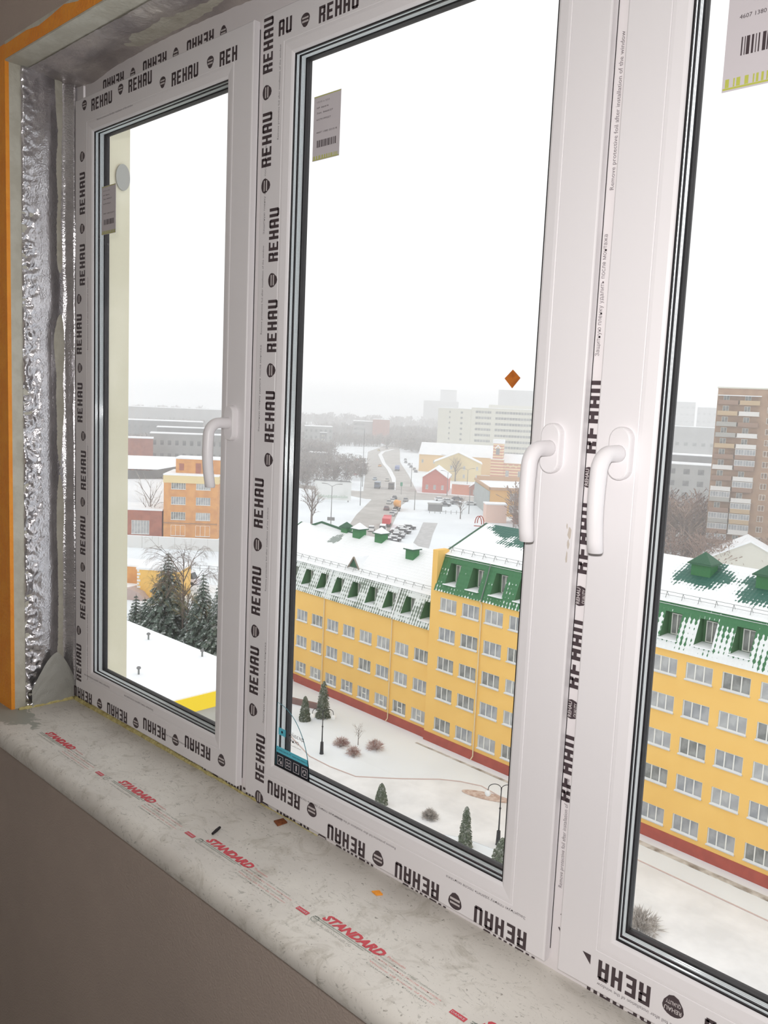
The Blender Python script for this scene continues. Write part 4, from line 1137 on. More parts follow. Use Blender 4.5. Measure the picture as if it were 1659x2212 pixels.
# long white yard wall and railing
wl = thing('yard_wall', 'long white panel wall in front of the orange office', 'wall', (-196, 96, GROUND), math.radians(43))
for k in range(10):
    b = MB(); b.box((k * 4.0 + .04, 0, 0), (k * 4.0 + 3.96, .25, 2.9)); b.build('panel', mat('white_panel', (222, 222, 220), .9) if k == 0 else bpy.data.materials['white_panel'], wl)
    b = MB(); b.box((k * 4.0, -.05, 2.9), (k * 4.0 + 4.0, .3, 3.02)); b.build('coping', SNOW, wl)
rl = thing('railing', 'thin dark metal railing across the snowy yard', 'railing', (-172, 91, GROUND), math.radians(33))
for z in (.5, 1.15): b = MB(); b.tube([(0, 0, z), (34, 0, z)], .045, 4); b.build('rail', GREYD, rl)
b = MB(); b.tube([(0, 0, 0), (0, 0, 1.2)], .06, 4); pm = b.mesh('post', GREYD)
for k in range(18): put('post', pm, rl, (k * 2, 0, 0))
# yellow shed, brick store and snow heaps
T, L_, H = box_building('shed', 'yellow walled flat roofed shed with white quoins behind the spruces', (-138.5, 79.5), (-132.5, 84.3), 7, 5.6, wall=YEL)
b = MB()
for k in range(9): b.box((-.06, -.08, .1 + k * .6), (.55 if k % 2 else .35, 0, .1 + k * .6 + .4))
b.build('quoins', WHITEP, T)
box_building('shed', 'low orange roofed store at the edge of the cream pier', (-153, 83), (-143, 90), 6, 3.6, wall=OBRICK)
b = MB(); b.prism([(-3, 0), (-2, 1.5), (0, 2.1), (2, 1.4), (3.2, 0)], lambda u, v, d: (u, d, v), 0, 3); tag(b.build('sand_heap', mat('grey_pink_heap', (190, 172, 166), .95), loc=(-138, 77.5, GROUND), rz=.6), 'grey pink heap beside the yellow shed', 'heap')
def van(x, y, rz, label, col, L_=5.2, H=2.1): return car(x, y, rz, label, col, L_, H, True)

# ------------------------------------------------------------------ cars
PAINT = {}
def paint(c):
    if c not in PAINT: PAINT[c] = mat('car_paint_%d' % len(PAINT), c, .4)
    return PAINT[c]
CARGLASS = mat('car_glass', (70, 76, 82), .2); TYRE = mat('tyre', (40, 40, 42), .8); LAMPW = mat('headlamp', (255, 236, 190), .3)
CARM = {}
def car(x, y, rz, label, col, L_=4.4, H=1.45, boxy=False, snow=False, group=None, z=.04):
    t = thing('van' if boxy else 'car', label, 'van' if boxy else 'car', (x, y, GROUND + z), rz, group)
    key = (L_, H, boxy, col, snow)
    if key not in CARM:
        w = .88 if not boxy else 1.0
        body = [(-L_ / 2, .3), (L_ / 2, .3), (L_ / 2, .75), (L_ * .27, .95), (-L_ * .47, 1.0), (-L_ / 2, .8)] if not boxy else [(-L_ / 2, .35), (L_ / 2, .35), (L_ / 2, 1.0), (L_ * .33, 1.2), (-L_ / 2, 1.2)]
        cab = [(L_ * .24, .95), (L_ * .10, H - .05), (-L_ * .27, H - .04), (-L_ * .43, .98)] if not boxy else [(L_ * .36, 1.15), (L_ * .25, H - .05), (-L_ / 2, H - .05), (-L_ / 2, 1.15)]
        b = MB(); b.prism(body, lambda u, v, d: (u, d, v), -w, w); mb_ = b.mesh('body', paint(col))
        b = MB(); b.prism(cab, lambda u, v, d: (u, d * (1 if v < 1.2 else .86), v), -w * .94, w * .94); mg_ = b.mesh('glazing', CARGLASS)
        b = MB(); xs = [p[0] for p in cab if p[1] > H - .2]; b.box((min(xs) - .02, -w * .84, H - .06), (max(xs) + .02, w * .84, H + (.10 if snow else .0))); mr_ = b.mesh('roof', SNOW if snow or col == (240, 240, 240) else paint(col))
        b = MB(); b.tube([(0, -.1, 0), (0, .1, 0)], .32, 10); mw_ = b.mesh('wheel', TYRE)
        ms_ = None
        if snow: b = MB(); b.box((L_ * .25, -w * .9, .93), (L_ * .49, w * .9, 1.02)); ms_ = b.mesh('snow_cover', SNOW)
        CARM[key] = (mb_, mg_, mr_, mw_, ms_, w)
    mb_, mg_, mr_, mw_, ms_, w = CARM[key]
    put('body', mb_, t); put('glazing', mg_, t); put('roof', mr_, t)
    if ms_: put('snow_cover', ms_, t)
    for sx in (-.31, .31):
        for sy in (-1, 1): put('wheel', mw_, t, (L_ * sx, sy * w * .95, .32))
    return t
AW = math.atan2(.76, -.65)                                            # heading away along the road
BK = AW + math.pi
car(-176.1, 177.4, AW, 'white car in the left near lane of the wide road', (238, 238, 238), snow=True); van(-172.6, 178.6, AW, 'white van beside it, nearest the roof ridge', (240, 240, 240), 5.4, 2.3)
def truck(x, y, rz, label, cabc, bodyc, L_=8.5, mixer=False):
    t = thing('truck', label, 'truck', (x, y, GROUND + .04), rz)
    b = MB(); b.prism([(L_ / 2 - 2.2, .6), (L_ / 2, .6), (L_ / 2, 1.7), (L_ / 2 - .3, 2.9), (L_ / 2 - 2.2, 2.9)], lambda u, v, d: (u, d, v), -1.2, 1.2); b.build('cab', paint(cabc), t)
    b = MB(); b.box((L_ / 2 - .5, -1.05, 1.75), (L_ / 2 - .05, 1.05, 2.55)); b.build('windscreen', CARGLASS, t)
    b = MB(); b.box((-L_ / 2, -.5, .6), (L_ / 2 - 2, .5, 1.0)); b.build('chassis', TYRE, t)
    b = MB()
    if mixer: b.tube([(-L_ / 2 - .2, 0, 3.3), (-L_ / 2 + 1.2, 0, 2.9), (-L_ / 2 + 3.6, 0, 2.4), (L_ / 2 - 2.6, 0, 2.1)], [.6, 1.2, 1.35, .8], 12); b.build('drum', paint(bodyc), t, smooth=True)
    else: b.prism([(-L_ / 2, 1.0), (L_ / 2 - 2.4, 1.0), (L_ / 2 - 2.3, 2.8), (-L_ / 2 - .2, 2.7)], lambda u, v, d: (u, d, v), -1.25, 1.25); b.build('box_body', paint(bodyc), t)
    b = MB(); b.tube([(0, -.15, 0), (0, .15, 0)], .5, 10); wm = b.mesh('wheel', TYRE)
    for sx in (-.38, -.2, .34):
        for sy in (-1.05, 1.05): put('wheel', wm, t, (L_ * sx, sy, .5))
truck(-181.6, 189.6, AW, 'bright red truck waiting in the right lane', (214, 52, 62), (222, 62, 70), 8)
truck(-208.0, 222.0, AW, 'long orange truck in the queue ahead of the red one', (236, 160, 70), (240, 168, 72), 10, True)
car(-201.0, 213.4, AW, 'white car between the red and the orange truck', (232, 232, 232)); car(-197.6, 208.6, AW, 'silver car just ahead of the red truck', (190, 192, 192))
car(-209.5, 218.2, AW, 'maroon car left of the orange truck', (128, 92, 96)); car(-226.2, 238.7, AW, 'white car at the stop line', (230, 230, 230)); car(-222.6, 233.1, AW, 'silver car second from the stop line', (206, 206, 204))
car(-232.4, 246.4, AW, 'black car entering the junction', (70, 70, 76)); car(-225.5, 245.5, AW, 'grey car right lane at the stop line', (160, 158, 158))
truck(-267.6, 272.2, BK, 'blue grey truck with lit headlamps coming from the far road', (92, 104, 124), (150, 170, 190), 7.5); truck(-262.6, 276.0, BK, 'dark truck waiting beside the snowy median', (90, 84, 80), (110, 100, 92), 7)
car(-296.9, 300, BK, 'pale blue car behind the blue grey truck', (170, 186, 200)); car(-289.9, 301.5, BK, 'pale car behind the dark truck', (200, 196, 186))
truck(-335.6, 357, AW, 'blue truck driving away on the far right lane', (100, 120, 176), (112, 130, 184), 8); car(-361, 368.5, BK, 'orange taxi coming down the far road', (232, 170, 92)); car(-484, 492, BK, 'far small yellow car before the bend', (200, 180, 110)); car(-508, 526, BK, 'farthest dark car at the bend', (90, 90, 100))
ORD = ('first', 'second', 'third', 'fourth', 'fifth', 'sixth', 'seventh', 'eighth', 'ninth', 'tenth', 'eleventh')
# snow-covered cars parked in a row, nose to the path
for k in range(10):
    f = k / 9; car(-158.2 - 15.4 * f + .7 * math.sin(k * 2.3), 166.4 + 23.4 * f + .5 * math.sin(k * 2.3), math.atan2(.62, .78) + .07 * math.sin(k * 3), '%s snow covered dark car, counted from the near end of the parked row' % ORD[k], (70, 70, 78), 4.3, 1.45, snow=True, group='cars parked in a row by the footpath')
PC = [(-220.6, 260.3, 'white car', (236, 236, 236)), (-215.7, 259.4, 'silver car', (186, 188, 190)), (-207.2, 247.6, 'black car', (72, 72, 76)), (-209.3, 256.6, 'dark grey car', (100, 98, 98)), (-219.2, 269.5, 'dark blue car', (86, 90, 104)), (-205.0, 260.6, 'pale silver car', (214, 214, 214)), (-215.3, 281.9, 'long white car', (228, 228, 228))]
PL = ['left end of the small snowy parking', 'second from the left of the small parking', 'in front behind the kiosk', 'middle of the small parking', 'back row of the small parking', 'right end of the small parking', 'at the brick gate']
for (x, y, l, c), w in zip(PC, PL): car(x, y, .9, '%s %s' % (l, w), c, snow=(c[0] > 180))
for k, (x, y) in enumerate(((-329, 359), (-341, 371), (-354.6, 383), (-369, 397), (-385, 411), (-402, 429))): car(x + 5, y + 1, AW, '%s parked car up the snowy right verge of the far road' % ORD[k], ((110, 112, 122), (150, 150, 154))[k % 2], snow=True, group='cars parked on the right verge')
for k, (x, y) in enumerate(((-317, 312), (-335, 330), (-356, 351), (-377, 371), (-400, 393))): car(x - 4, y - 2, AW, '%s parked car up the snowy left verge of the far road' % ORD[k], ((196, 120, 116), (170, 172, 176))[k % 2], snow=True, group='cars parked on the left verge')
van(-144, 93.5, .5, 'white van parked behind the railing in the yard', (226, 224, 232), 5.6, 2.4); truck(-158, 88.5, .6, 'yellow loader truck at the store beside the cream pier', (226, 176, 60), (222, 182, 80), 7)

# ------------------------------------------------------------------ middle distance
bb = thing('billboard', 'big white billboard seen from behind at the road junction', 'billboard', (-243.6, 214.1, GROUND), math.atan2(8, 11.3))
b = MB(); b.box((0, 0, .6), (13.9, .5, 7.6)); b.build('panel', mat('billboard_white', (232, 234, 232), .7, col2=(214, 218, 214), scale=.15, lo=.55, hi=.7), bb)
b = MB(); b.prism([(0, 7.6), (13.9, 7.6), (13.2, 8.0), (.7, 8.0)], lambda u, v, d: (u, d, v), -.2, .8); b.build('top_rail', GREYD, bb)
for x in (3.4, 9.6): b = MB(); b.box((x, -.5, 7.5), (x + .8, .3, 8.3)); b.build('floodlight', GREYD, bb)
b = MB(); rnd = random.Random(8)
for k in range(12): x = .8 + k; b.face([(x, -.02, 1.1 + rnd.random() * .5), (x + 1.1, -.02, 1.0 + rnd.random() * .6), (x + .9, -.02, 2.2 + rnd.random() * .5), (x + .2, -.02, 1.9 + rnd.random() * .4)])
b.build('faded_picture', mat('faded_green', (192, 204, 194), .7), bb)
for x in (1.0, 12.9): b = MB(); b.box((x - .15, .1, 0), (x + .15, .4, .7)); b.build('leg', GREYD, bb)
def pole(x, y, h, label, arms=True, rz=0, sign=False):
    t = thing('lamp_post', label, 'lamp post', (x, y, GROUND), rz)
    b = MB(); b.tube([(0, 0, 0), (0, 0, h)], [.17, .09], 6); b.build('pole', GREYD, t)
    if arms:
        for sx in (-1, 1): b = MB(); b.tube([(0, 0, h - .1), (sx * 1.3, 0, h + .6), (sx * 2.4, 0, h + .7), (sx * 3.1, 0, h + .7)], [.06, .06, .12, .1], 5); b.build('arm', GREYD, t)
    if sign: b = MB(); b.box((-1.1, -.1, 2.2), (1.1, .1, 3.2)); b.build('sign', GREYD, t)
pole(-186.8, 170.9, 12.5, 'twin arm lamp post left of the road in front of the billboard', rz=.7, sign=True); pole(-223.4, 218.6, 11, 'tall grey mast by the left kerb of the junction', False)
pole(-265.8, 292.5, 11, 'mast with the green traffic signal at the right of the junction', False); pole(-274.6, 269.6, 26, 'very tall grey mast on the left pavement of the far road', False)
pole(-300.2, 283.5, 11, 'lamp post on the snowy left pavement', True, .7); pole(-188, 238, 9, 'slender post on the snow left of the small parking', False); pole(-205, 228, 7, 'round headed sign post beside the waiting red truck', False)
for k, (x, y) in enumerate(((-240, 268), (-247, 290), (-290, 330), (-320, 362), (-365, 405))): pole(x + 9, y + 9, 10, ['lamp post at the right pavement corner', 'lamp post by the red cottage', 'lamp post left of the ochre house', 'lamp post farther up the right pavement', 'farthest lamp post on the right pavement'][k], True, .7)
ts = thing('traffic_light', 'traffic light showing green at the junction', 'traffic light', (-243.5, 262, GROUND)); b = MB(); b.tube([(0, 0, 0), (0, 0, 5)], .1, 6); b.build('pole', GREYD, ts)
b = MB(); b.box((-.35, -.35, 3.6), (.35, .35, 5.2)); b.build('housing', mat('signal_green', (60, 150, 116), .6), ts)
# kiosks by the left pavement
for k, (x, y) in enumerate(((-322, 316), (-352, 345), (-384, 376))):
    box_building('kiosk', ['nearest flat roofed kiosk on the left pavement of the far road', 'second flat roofed kiosk on the left pavement', 'third flat roofed kiosk on the left pavement'][k], (x - 4, y), (x - .5, y + 3.5), 9, 3.2, wall=GREYD)
# houses right of the road
def gable_house(name, label, p, q, depth, h, hr, wall, rows=1, cols=3, win=(1.1, 1.9), z_first=1.2, pitch=4.0, trimm=WHITEP, gabled_front=True):
    T, L_, H = box_building(name, label, p, q, depth, h, wall=wall, roof=None, rows=rows, cols=cols, win=win, z_first=z_first, pitch=pitch, kind='two')
    b = MB()
    if gabled_front:
        b.face([(0, 0, h), (L_, 0, h), (L_ / 2, 0, hr)], 0); b.face([(0, depth, h), (L_, depth, h), (L_ / 2, depth, hr)], 0); b.build('gable', wall, T)
        b = MB()
        for sx in (0, 1):
            e = -.5 if sx == 0 else L_ + .5; b.face([(e, -.6, h - .2), (L_ / 2, -.6, hr + .1), (L_ / 2, depth + .6, hr + .1), (e, depth + .6, h - .2)]); b.face([(e, -.6, h - .45), (L_ / 2, -.6, hr - .2), (L_ / 2, depth + .6, hr - .2), (e, depth + .6, h - .45)]); b.face([(e, -.6, h - .45), (L_ / 2, -.6, hr - .2), (L_ / 2, -.6, hr + .1), (e, -.6, h - .2)])
    else:
        b.face([(0, 0, h), (0, depth, h), (0, depth / 2, hr)], 0); b.face([(L_, 0, h), (L_, depth, h), (L_, depth / 2, hr)], 0); b.build('gable', wall, T)
        b = MB(); b.face([(-.5, -.6, h - .2), (L_ + .5, -.6, h - .2), (L_ + .5, depth / 2, hr), (-.5, depth / 2, hr)]); b.face([(-.5, depth + .6, h - .2), (L_ + .5, depth + .6, h - .2), (L_ + .5, depth / 2, hr), (-.5, depth / 2, hr)])
    b.build('roof', SNOW, T)
    return T, L_
gable_house('cottage', 'red brick cottage with white gable trim at the junction corner', (-246.5, 278.5), (-237.8, 285.0), 24, 6.8, 10.6, mat('bright_red_brick', (206, 116, 102), .9), rows=1, cols=3, z_first=1.6)
gable_house('house', 'cream gabled house with arched looking windows behind the red cottage', (-287, 333), (-268.5, 348), 16, 9.5, 14.6, CRM2, rows=2, cols=4, z_first=1.6, pitch=4.3)
gable_house('house', 'long ochre house under a broad snowy roof behind the cream gable', (-330, 369), (-292, 392), 18, 10, 16.5, mat('ochre_render', (232, 194, 130), .9), rows=1, cols=7, z_first=5, gabled_front=False)
gable_house('gatehouse', 'small brick gatehouse with dark gable beside the cars', (-228.5, 289), (-221.5, 294.5), 8, 4.0, 7.0, RBRICK, rows=1, cols=1, win=(2.4, 2), z_first=.6)
box_building('gate_wall', 'orange brick gate wall left of the gatehouse', (-236, 286), (-228.7, 289.5), .8, 4.6, wall=mat('orange_gate_brick', (216, 140, 110), .9), cat='wall')
# striped brick building with tower
STR = bpy.data.materials.new('striped_brick'); STR.use_nodes = True
N, L = STR.node_tree.nodes, STR.node_tree.links; tc = N.new('ShaderNodeTexCoord'); sp = N.new('ShaderNodeSeparateXYZ'); L.new(tc.outputs['Object'], sp.inputs[0])
md = N.new('ShaderNodeMath'); md.operation = 'PINGPONG'; md.inputs[1].default_value = .8; L.new(sp.outputs['Z'], md.inputs[0]); rp = N.new('ShaderNodeValToRGB'); rp.color_ramp.interpolation = 'CONSTANT'
rp.color_ramp.elements[0].color = lin((206, 136, 104)); rp.color_ramp.elements[1].position = .45; rp.color_ramp.elements[1].color = lin((238, 212, 166)); L.new(md.outputs[0], rp.inputs['Fac']); L.new(rp.outputs['Color'], N['Principled BSDF'].inputs['Base Color']); N['Principled BSDF'].inputs['Roughness'].default_value = .9
T, L_, H = box_building('striped_hall', 'old cream and red striped brick hall with a square tower', (-276.5, 377.5), (-243, 396), 16, 9.0, wall=STR, rows=1, cols=6, win=(1.8, 3.2), z_first=1.5, roof=None, kind='two')
b = MB(); b.face([(-.5, -.6, 8.8), (L_ + .5, -.6, 8.8), (L_ + .5, 8, 13.4), (-.5, 8, 13.4)]); b.face([(-.5, 16.6, 8.8), (L_ + .5, 16.6, 8.8), (L_ + .5, 8, 13.4), (-.5, 8, 13.4)]); b.build('roof', SNOW, T)
b = MB()
for k in range(12):
    x = 1 + k * (L_ - 2) / 12; w = (L_ - 2) / 12; b.face([(x, -.12, 6.2), (x + w / 2, -.12, 7.6), (x + w / 2, -.12, 8.2), (x, -.12, 6.8)]); b.face([(x + w, -.12, 6.2), (x + w / 2, -.12, 7.6), (x + w / 2, -.12, 8.2), (x + w, -.12, 6.8)])
b.build('zigzag_cornice', CRM2, T)
for tx in (-6.6, L_ + .6):
    b = MB(); b.box((tx, -1.2, 0), (tx + 6.8, 5.8, 10.5)); b.box((tx + .8, -.6, 10.5), (tx + 6.0, 5.0, 19.0)); tw_ = b.build('tower', STR, T)
    b = MB(); b.box((tx - .3, -1.5, 10.5), (tx + 7.1, 6.1, 10.8)); b.box((tx + .5, -.9, 19), (tx + 6.3, 5.3, 21.2)); b.build('roof', SNOW, tw_)
    b = MB(); b.box((tx + 2.4, -.75, 13), (tx + 4.4, -.6, 16.4)); b.build('opening', GREYD, tw_)
    b = MB(); b.prism([(tx + 1.6, 16.4), (tx + 3.4, 18.4), (tx + 5.2, 16.4), (tx + 4.7, 16.2), (tx + 3.4, 17.6), (tx + 2.1, 16.2)], lambda u, v, d: (u, d, v), -.85, -.6); b.build('arch_trim', SNOW, tw_)
# ochre building right of the parking
T, L_, H = box_building('workshop', 'ochre yellow flat roofed building with a grey side beside the mullion', (-181, 240.5), (-160, 262), 40, 9.4, wall=mat('ochre_wall', (226, 178, 104), .9), rows=2, cols=3, win=(2.6, 2.6), z_first=1.4, pitch=4.2, margin=7, kind='two')
b = MB(); b.box((-.25, -.1, 0), (-.05, 40, 8.6)); b.build('grey_side', mat('grey_side_wall', (176, 182, 180), .9, col2=(164, 170, 168), scale=.5), T)
b = MB(); b.box((-.5, -.5, 9.2), (L_, -.1, 10.1), 0); b.box((-.5, -.5, 9.2), (-.1, 40, 10.1), 0); b.box((0, 36, 9.4), (L_, 36.6, 11.2), 0); b.build('parapet', mat('brown_parapet', (196, 158, 124), .9), T)
box_building('booth', 'pink plastered box building in front of the ochre one', (-170.5, 225), (-165.8, 230), 6, 6.2, wall=PINK)
box_building('garage', 'low brick garage with snowy roof right of the pink box', (-163.5, 231), (-145, 246), 8, 3.8, wall=RBRICK)
box_building('kiosk', 'grey roofed shelter at the edge of the parking', (-200.5, 230.5), (-197, 234), 3, 2.6, wall=GREYD, roof=GREYB)
b = MB()
for k in range(7): b.tube([(k * 1.9, 0, 0), (k * 1.9, 0, 1.3)], .12, 4)
b.tube([(0, 0, .7), (11.4, 0, .7)], .05, 4); tag(b.build('barrier_fence', GREYD, loc=(-196, 226, GROUND), rz=.8), 'low post and rail barrier in front of the shelter', 'fence')
# white office block with window bands
FR = mat('pale_office_wall', (206, 204, 188), .9)
T, L_, H = box_building('office_block', 'huge pale office block with long window bands in the haze', (-385.9, 485.2), (-335, 524), 40, 38.2, wall=FR, rows=8, cols=1, win=(58, 1.7), z_first=5.5, pitch=4.1, margin=3, far=True)
b = MB()
for k in range(8):
    for j in range(1, 30): b.box((3 + j * 2.0 - .12, -.02, 5.5 + 4.1 * k), (3 + j * 2.0 + .12, .12, 7.2 + 4.1 * k))
    for x in (14, ): b.box((x, -.05, 5.3 + 4.1 * k), (x + 3, .12, 7.4 + 4.1 * k))
b.build('window_piers', FR, T)
b = MB(); b.box((12, 10, 38.2), (64, 30, 40.6)); b.build('roof_house', PALE, T)
T, L_, H = box_building('office_block', 'left blank faced wing of the huge pale office block', (-423, 492), (-386.1, 485.2), 50, 37, wall=FR, far=True)
b = MB(); b.box((0, -.02, 0), (1.5, .02, 1.5)); wm = b.mesh('window', WINB)
for k in range(8): put('window', wm, T, (13, -.05, 6 + 3.9 * k)); put('window', wm, T, (26, -.05, 6 + 3.9 * k)).scale = (1.6, 1, 1)
# distant blocks: facade ends (world), depth, top relative to camera, label
FAR = [((-787.1, 436.4), (-728.4, 528.6), 40, -12.4, GREYB, 0, 0, 'longest pale grey block on the far left horizon'),
       ((-542.3, 300.6), (-514.6, 345.8), 25, -17.7, GREYD, 3, 12, 'long grey block with a snowy roof line, far left'),
       ((-411.5, 247.1), (-387, 283.9), 14, -17.0, GREYD, 3, 12, 'long grey factory wing behind the windowed block, left'),
       ((-336.5, 178.9), (-327, 194.5), 12, -18.5, RBRICK, 0, 0, 'brownish workshop with a bright snowy roof, left edge'),
       ((-344.4, 203.4), (-322.5, 236.6), 12, -17.0, GREYB, 3, 12, 'grey three storey block with rows of small windows, left'),
       ((-614.4, 587.3), (-598.5, 603.6), 30, -16.8, GREYB, 4, 1, 'grey banded office at the left of the far bend'),
       ((-590.2, 590.2), (-578.5, 600.7), 22, -14.0, RBRICK, 0, 0, 'faded red brick tower block at the far bend'),
       ((-532.3, 454.6), (-517.5, 471.4), 25, -19.5, GREYB, 3, 6, 'grey block among the bare trees left of the road'),
       ((-997.5, 1120.3), (-951.7, 1159.4), 60, 11.3, GREYB, 0, 0, 'faint low apartment block in the fog above the road'),
       ((-1106.5, 1290.6), (-1082.2, 1311.1), 40, 35, GREYB, 0, 0, 'faint tall apartment tower in the fog'),
       ((-778.7, 1041), (-731.5, 1074.7), 40, 30.3, GREYB, 0, 0, 'foggy grey tower block behind the pale office'),
       ((-520.7, 1081.1), (-497.2, 1092.1), 30, 21.4, GREYB, 6, 4, 'left foggy apartment tower in the right pane'),
       ((-453.4, 1002.2), (-433, 1011.2), 30, 14, GREYB, 5, 4, 'right foggy apartment tower in the right pane'),
       ((-264.3, 538.7), (-225, 556), 20, -5.3, GREYB, 2, 8, 'long grey building with a snowy roof in the right pane'),
       ((-155, 308.0), (-128, 320.6), 22, -17.2, GREYB, 4, 6, 'grey glazed office beside the brown tower block'),
       ((-157, 324), (-138, 332), 12, -14.3, GREYD, 0, 0, 'roof top storey behind the grey glazed office')]
for p, q, d, zt, wm_, r_, c_, lb in FAR:
    Ln = math.hypot(q[0] - p[0], q[1] - p[1]); Hh = zt - GROUND
    w = Ln / max(1, c_) * .45; h = min(2.2, Hh / max(1, r_) * .42)
    box_building('distant_building', lb, p, q, d, Hh, wall=wm_, rows=r_, cols=c_, win=(w, h), z_first=Hh - r_ * Hh / max(1, r_ + .4) + .6 if r_ else 1, pitch=Hh / max(1, r_ + .4), margin=Ln * .03, far=True)

# brown brick tower block with balconies
TW, L_, H = box_building('apartment_tower', 'tall brown brick apartment tower with stacked balconies at the right edge', (-97.3, 226.6), (-60.0, 240.0), 16, 45.6, wall=BRBRICK, roof=PALE, far=True)
rnd = random.Random(77)
LOG = [mat('balcony_brown', (150, 122, 104), .9), mat('balcony_grey', (168, 166, 160), .9), mat('balcony_white', (222, 220, 216), .8), mat('balcony_tan', (190, 166, 132), .9)]
bm_ = []
for k in range(4):
    b = MB(); b.box((0, -1.3, 0), (5.0, -1.2, 1.05)); b.box((0, -1.3, 0), (.08, 0, 1.05)); b.box((4.92, -1.3, 0), (5, 0, 1.05)); b.box((-.1, -1.35, -.12), (5.1, 0, .0)); bm_.append(b.mesh('balcony', LOG[k]))
b = MB(); b.box((0, -1.28, 1.05), (5.0, -1.2, 1.15)); b.box((0, -1.28, 2.45), (5.0, -1.2, 2.6))
for k in range(8): b.box((k * .7, -1.28, 1.1), (k * .7 + .09, -1.2, 2.5))
gf = b.mesh('glazed_frame', LOG[2]); b = MB(); b.face([(0, -1.22, 1.1), (5, -1.22, 1.1), (5, -1.22, 2.5), (0, -1.22, 2.5)]); gp = b.mesh('glazing', PN1)
wms = window_meshes(1.5, 1.5, 'two')
for f in range(15):
    z = 1.2 + f * 2.86
    for x in (.3, 5.6):
        ba = put('balcony', bm_[rnd.choice((0, 0, 1, 3, 2))], TW, (x, 0, z))
        if rnd.random() < .42: put('glazed_frame', gf, ba); put('glazing', gp, ba)
        else: put('window', wms[0], ba, (1.2, -.15, .9)); put('pane', wms[2][2], ba, (1.2, -.14, .9))
    for x in (12.4, 16.2, 20, 24): w_ = put('window', wms[0], TW, (x, -.13, z + .9)); put('pane', wms[2][0], w_)
b = MB(); b.box((.2, -1.4, 43.4), (10.8, 0, 43.6)); b.build('top_slab', SNOW, TW)
b = MB(); b.tube([(0, 0, 0), (0, 0, 5.5)], .08, 4); b.tube([(-.7, 0, 4.6), (.7, 0, 4.6)], .05, 4); b.tube([(-.5, 0, 4), (.5, 0, 4)], .05, 4); b.build('antenna', GREYD, TW, (17.2, 3, 45.6))
# snowy low roofs at its foot
gable_house('house', 'low house with a wide snowy roof at the foot of the brown tower', (-84, 196), (-66, 204), 12, 4.5, 9.5, PALE, rows=0, cols=0, gabled_front=True)
# ------------------------------------------------------------------ masses of bare woodland (nobody could count them)
def wood(cx, cy_, rx, ry, rz, trees, h, label, seed, m_=WOODM, per=46, w=.10):
    rnd = random.Random(seed); b = MB()
    for _ in range(trees):
        a = rnd.uniform(0, 6.283); r = math.sqrt(rnd.random()); x, y = math.cos(a) * r * rx, math.sin(a) * r * ry
        hh = h * rnd.uniform(.6, 1.15); b.face([(x - w, y, 0), (x + w, y, 0), (x, y, hh)])
        for k in range(per):
            t = rnd.uniform(.15, 1); e = hh * .42 * math.sin(math.pi * min(1, t * .9 + .08)) * rnd.uniform(.3, 1); aa = rnd.uniform(0, 6.283)
            p = Vector((x, y, hh * t * .9)); q = p + Vector((math.cos(aa) * e, math.sin(aa) * e, e * rnd.uniform(.1, 1.1))); d = Vector((-math.sin(aa), math.cos(aa), 0)) * w * rnd.uniform(.6, 1.7)
            b.face([p - d * .5, p + d * .5, q + Vector((0, 0, w))]); b.face([p.lerp(q, .4), q - d + Vector((0, 0, w * 2)), q + d * 1.2])
    o = b.build('bare_wood', m_, loc=(cx, cy_, GROUND), rz=rz); return tag(o, label, 'woods', kind='stuff')
wood(-352, 290, 95, 44, 2.35, 480, 8, 'grey brown bare wood left of the far road', 1, w=.13, per=70)
wood(-470, 375, 110, 42, 2.35, 420, 9, 'bare wood beyond the small house left of the road', 2, w=.17, per=70)
wood(-720, 640, 180, 50, .85, 420, 13, 'hazy belt of bare trees around the far bend', 3, w=.28, per=60)
wood(-505, 562, 75, 17, 2.32, 320, 9, 'bare trees along the right verge before the pale office', 4, w=.22, per=60)
wood(-590, 505, 90, 36, .9, 380, 10, 'misty bare trees around the faded grey block left of the road', 14, w=.22, per=60)
wood(-560, 690, 110, 40, .75, 360, 11, 'misty bare trees beyond the road on the right side', 15, w=.26, per=60)
wood(-640, 760, 150, 60, .7, 300, 14, 'hazy bare woodland behind the far bend', 5, w=.36)
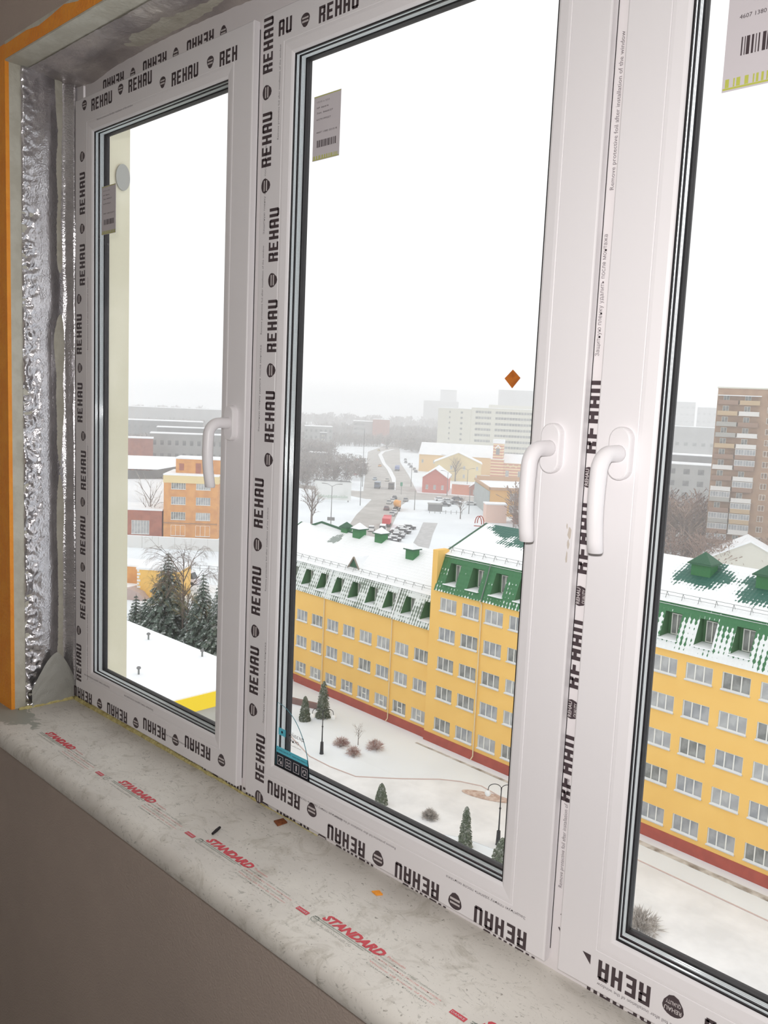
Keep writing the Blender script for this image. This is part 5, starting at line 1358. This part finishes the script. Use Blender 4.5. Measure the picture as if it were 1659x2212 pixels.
wood(-252, 150, 34, 14, 1.0, 300, 8, 'bare trees in front of the grey factory blocks at left', 6, w=.10, per=70)
wood(-300, 180, 50, 16, 1.0, 300, 8, 'second belt of bare trees below the windowed block', 7, w=.12, per=70)
wood(-128, 235, 34, 26, .3, 300, 15, 'dense brown bare trees between grey office and brown tower', 8, mat('wood_mass_brown', (132, 106, 94), .95, col2=(156, 132, 116), scale=.05), w=.13)
wood(-85, 205, 26, 9, .3, 130, 9, 'brown bare trees at the foot of the brown tower', 9, bpy.data.materials['wood_mass_brown'], w=.10)
wood(-330, 640, 130, 50, .3, 260, 15, 'hazy bare trees behind the grey office in the right pane', 10, w=.36)
wood(-1000, 900, 420, 130, .8, 420, 20, 'faint misty woodland on the horizon', 11, w=.8)
wood(-720, 380, 60, 160, .4, 330, 14, 'misty trees between the far left blocks', 12, w=.5)
wood(-490, 275, 20, 60, .5, 260, 11, 'misty trees behind the factory wing at left', 13, w=.3)
box_building('small_house', 'small snowy roofed house inside the bare wood left of the road', (-404, 349), (-396, 357), 9, 6, wall=GREYD)
box_building('dark_block', 'narrow dark block rising from the bare wood left of the road', (-497, 440), (-493.4, 443.6), 6, 14, wall=GREYD, rows=4, cols=2, win=(1.4, 1.4), z_first=1.5, pitch=3.1, far=True, pane=PALE)

# ------------------------------------------------------------------ snowy haze hanging over the city
HZ = bpy.data.materials.new('snow_haze'); HZ.use_nodes = True
N, L = HZ.node_tree.nodes, HZ.node_tree.links; N.remove(N['Principled BSDF'])
vs_ = N.new('ShaderNodeVolumeScatter'); vs_.inputs['Density'].default_value = .00118; vs_.inputs['Color'].default_value = (.998, .998, 1, 1); vs_.inputs['Anisotropy'].default_value = 0.0
L.new(vs_.outputs[0], N['Material Output'].inputs['Volume'])
b = MB(); b.box((-4000, 60, .0), (3300, 4300, 66))
o = b.build('haze', HZ, loc=(0, 0, GROUND + .5)); tag(o, 'thin snowy haze hanging over the distant city', 'haze', kind='stuff')

# everything was laid out relative to the eye; lift it so that the room floor is z = 0
for o in scene.objects:
    if o.parent is None and o not in (cam, flash): o.location.z += EYE
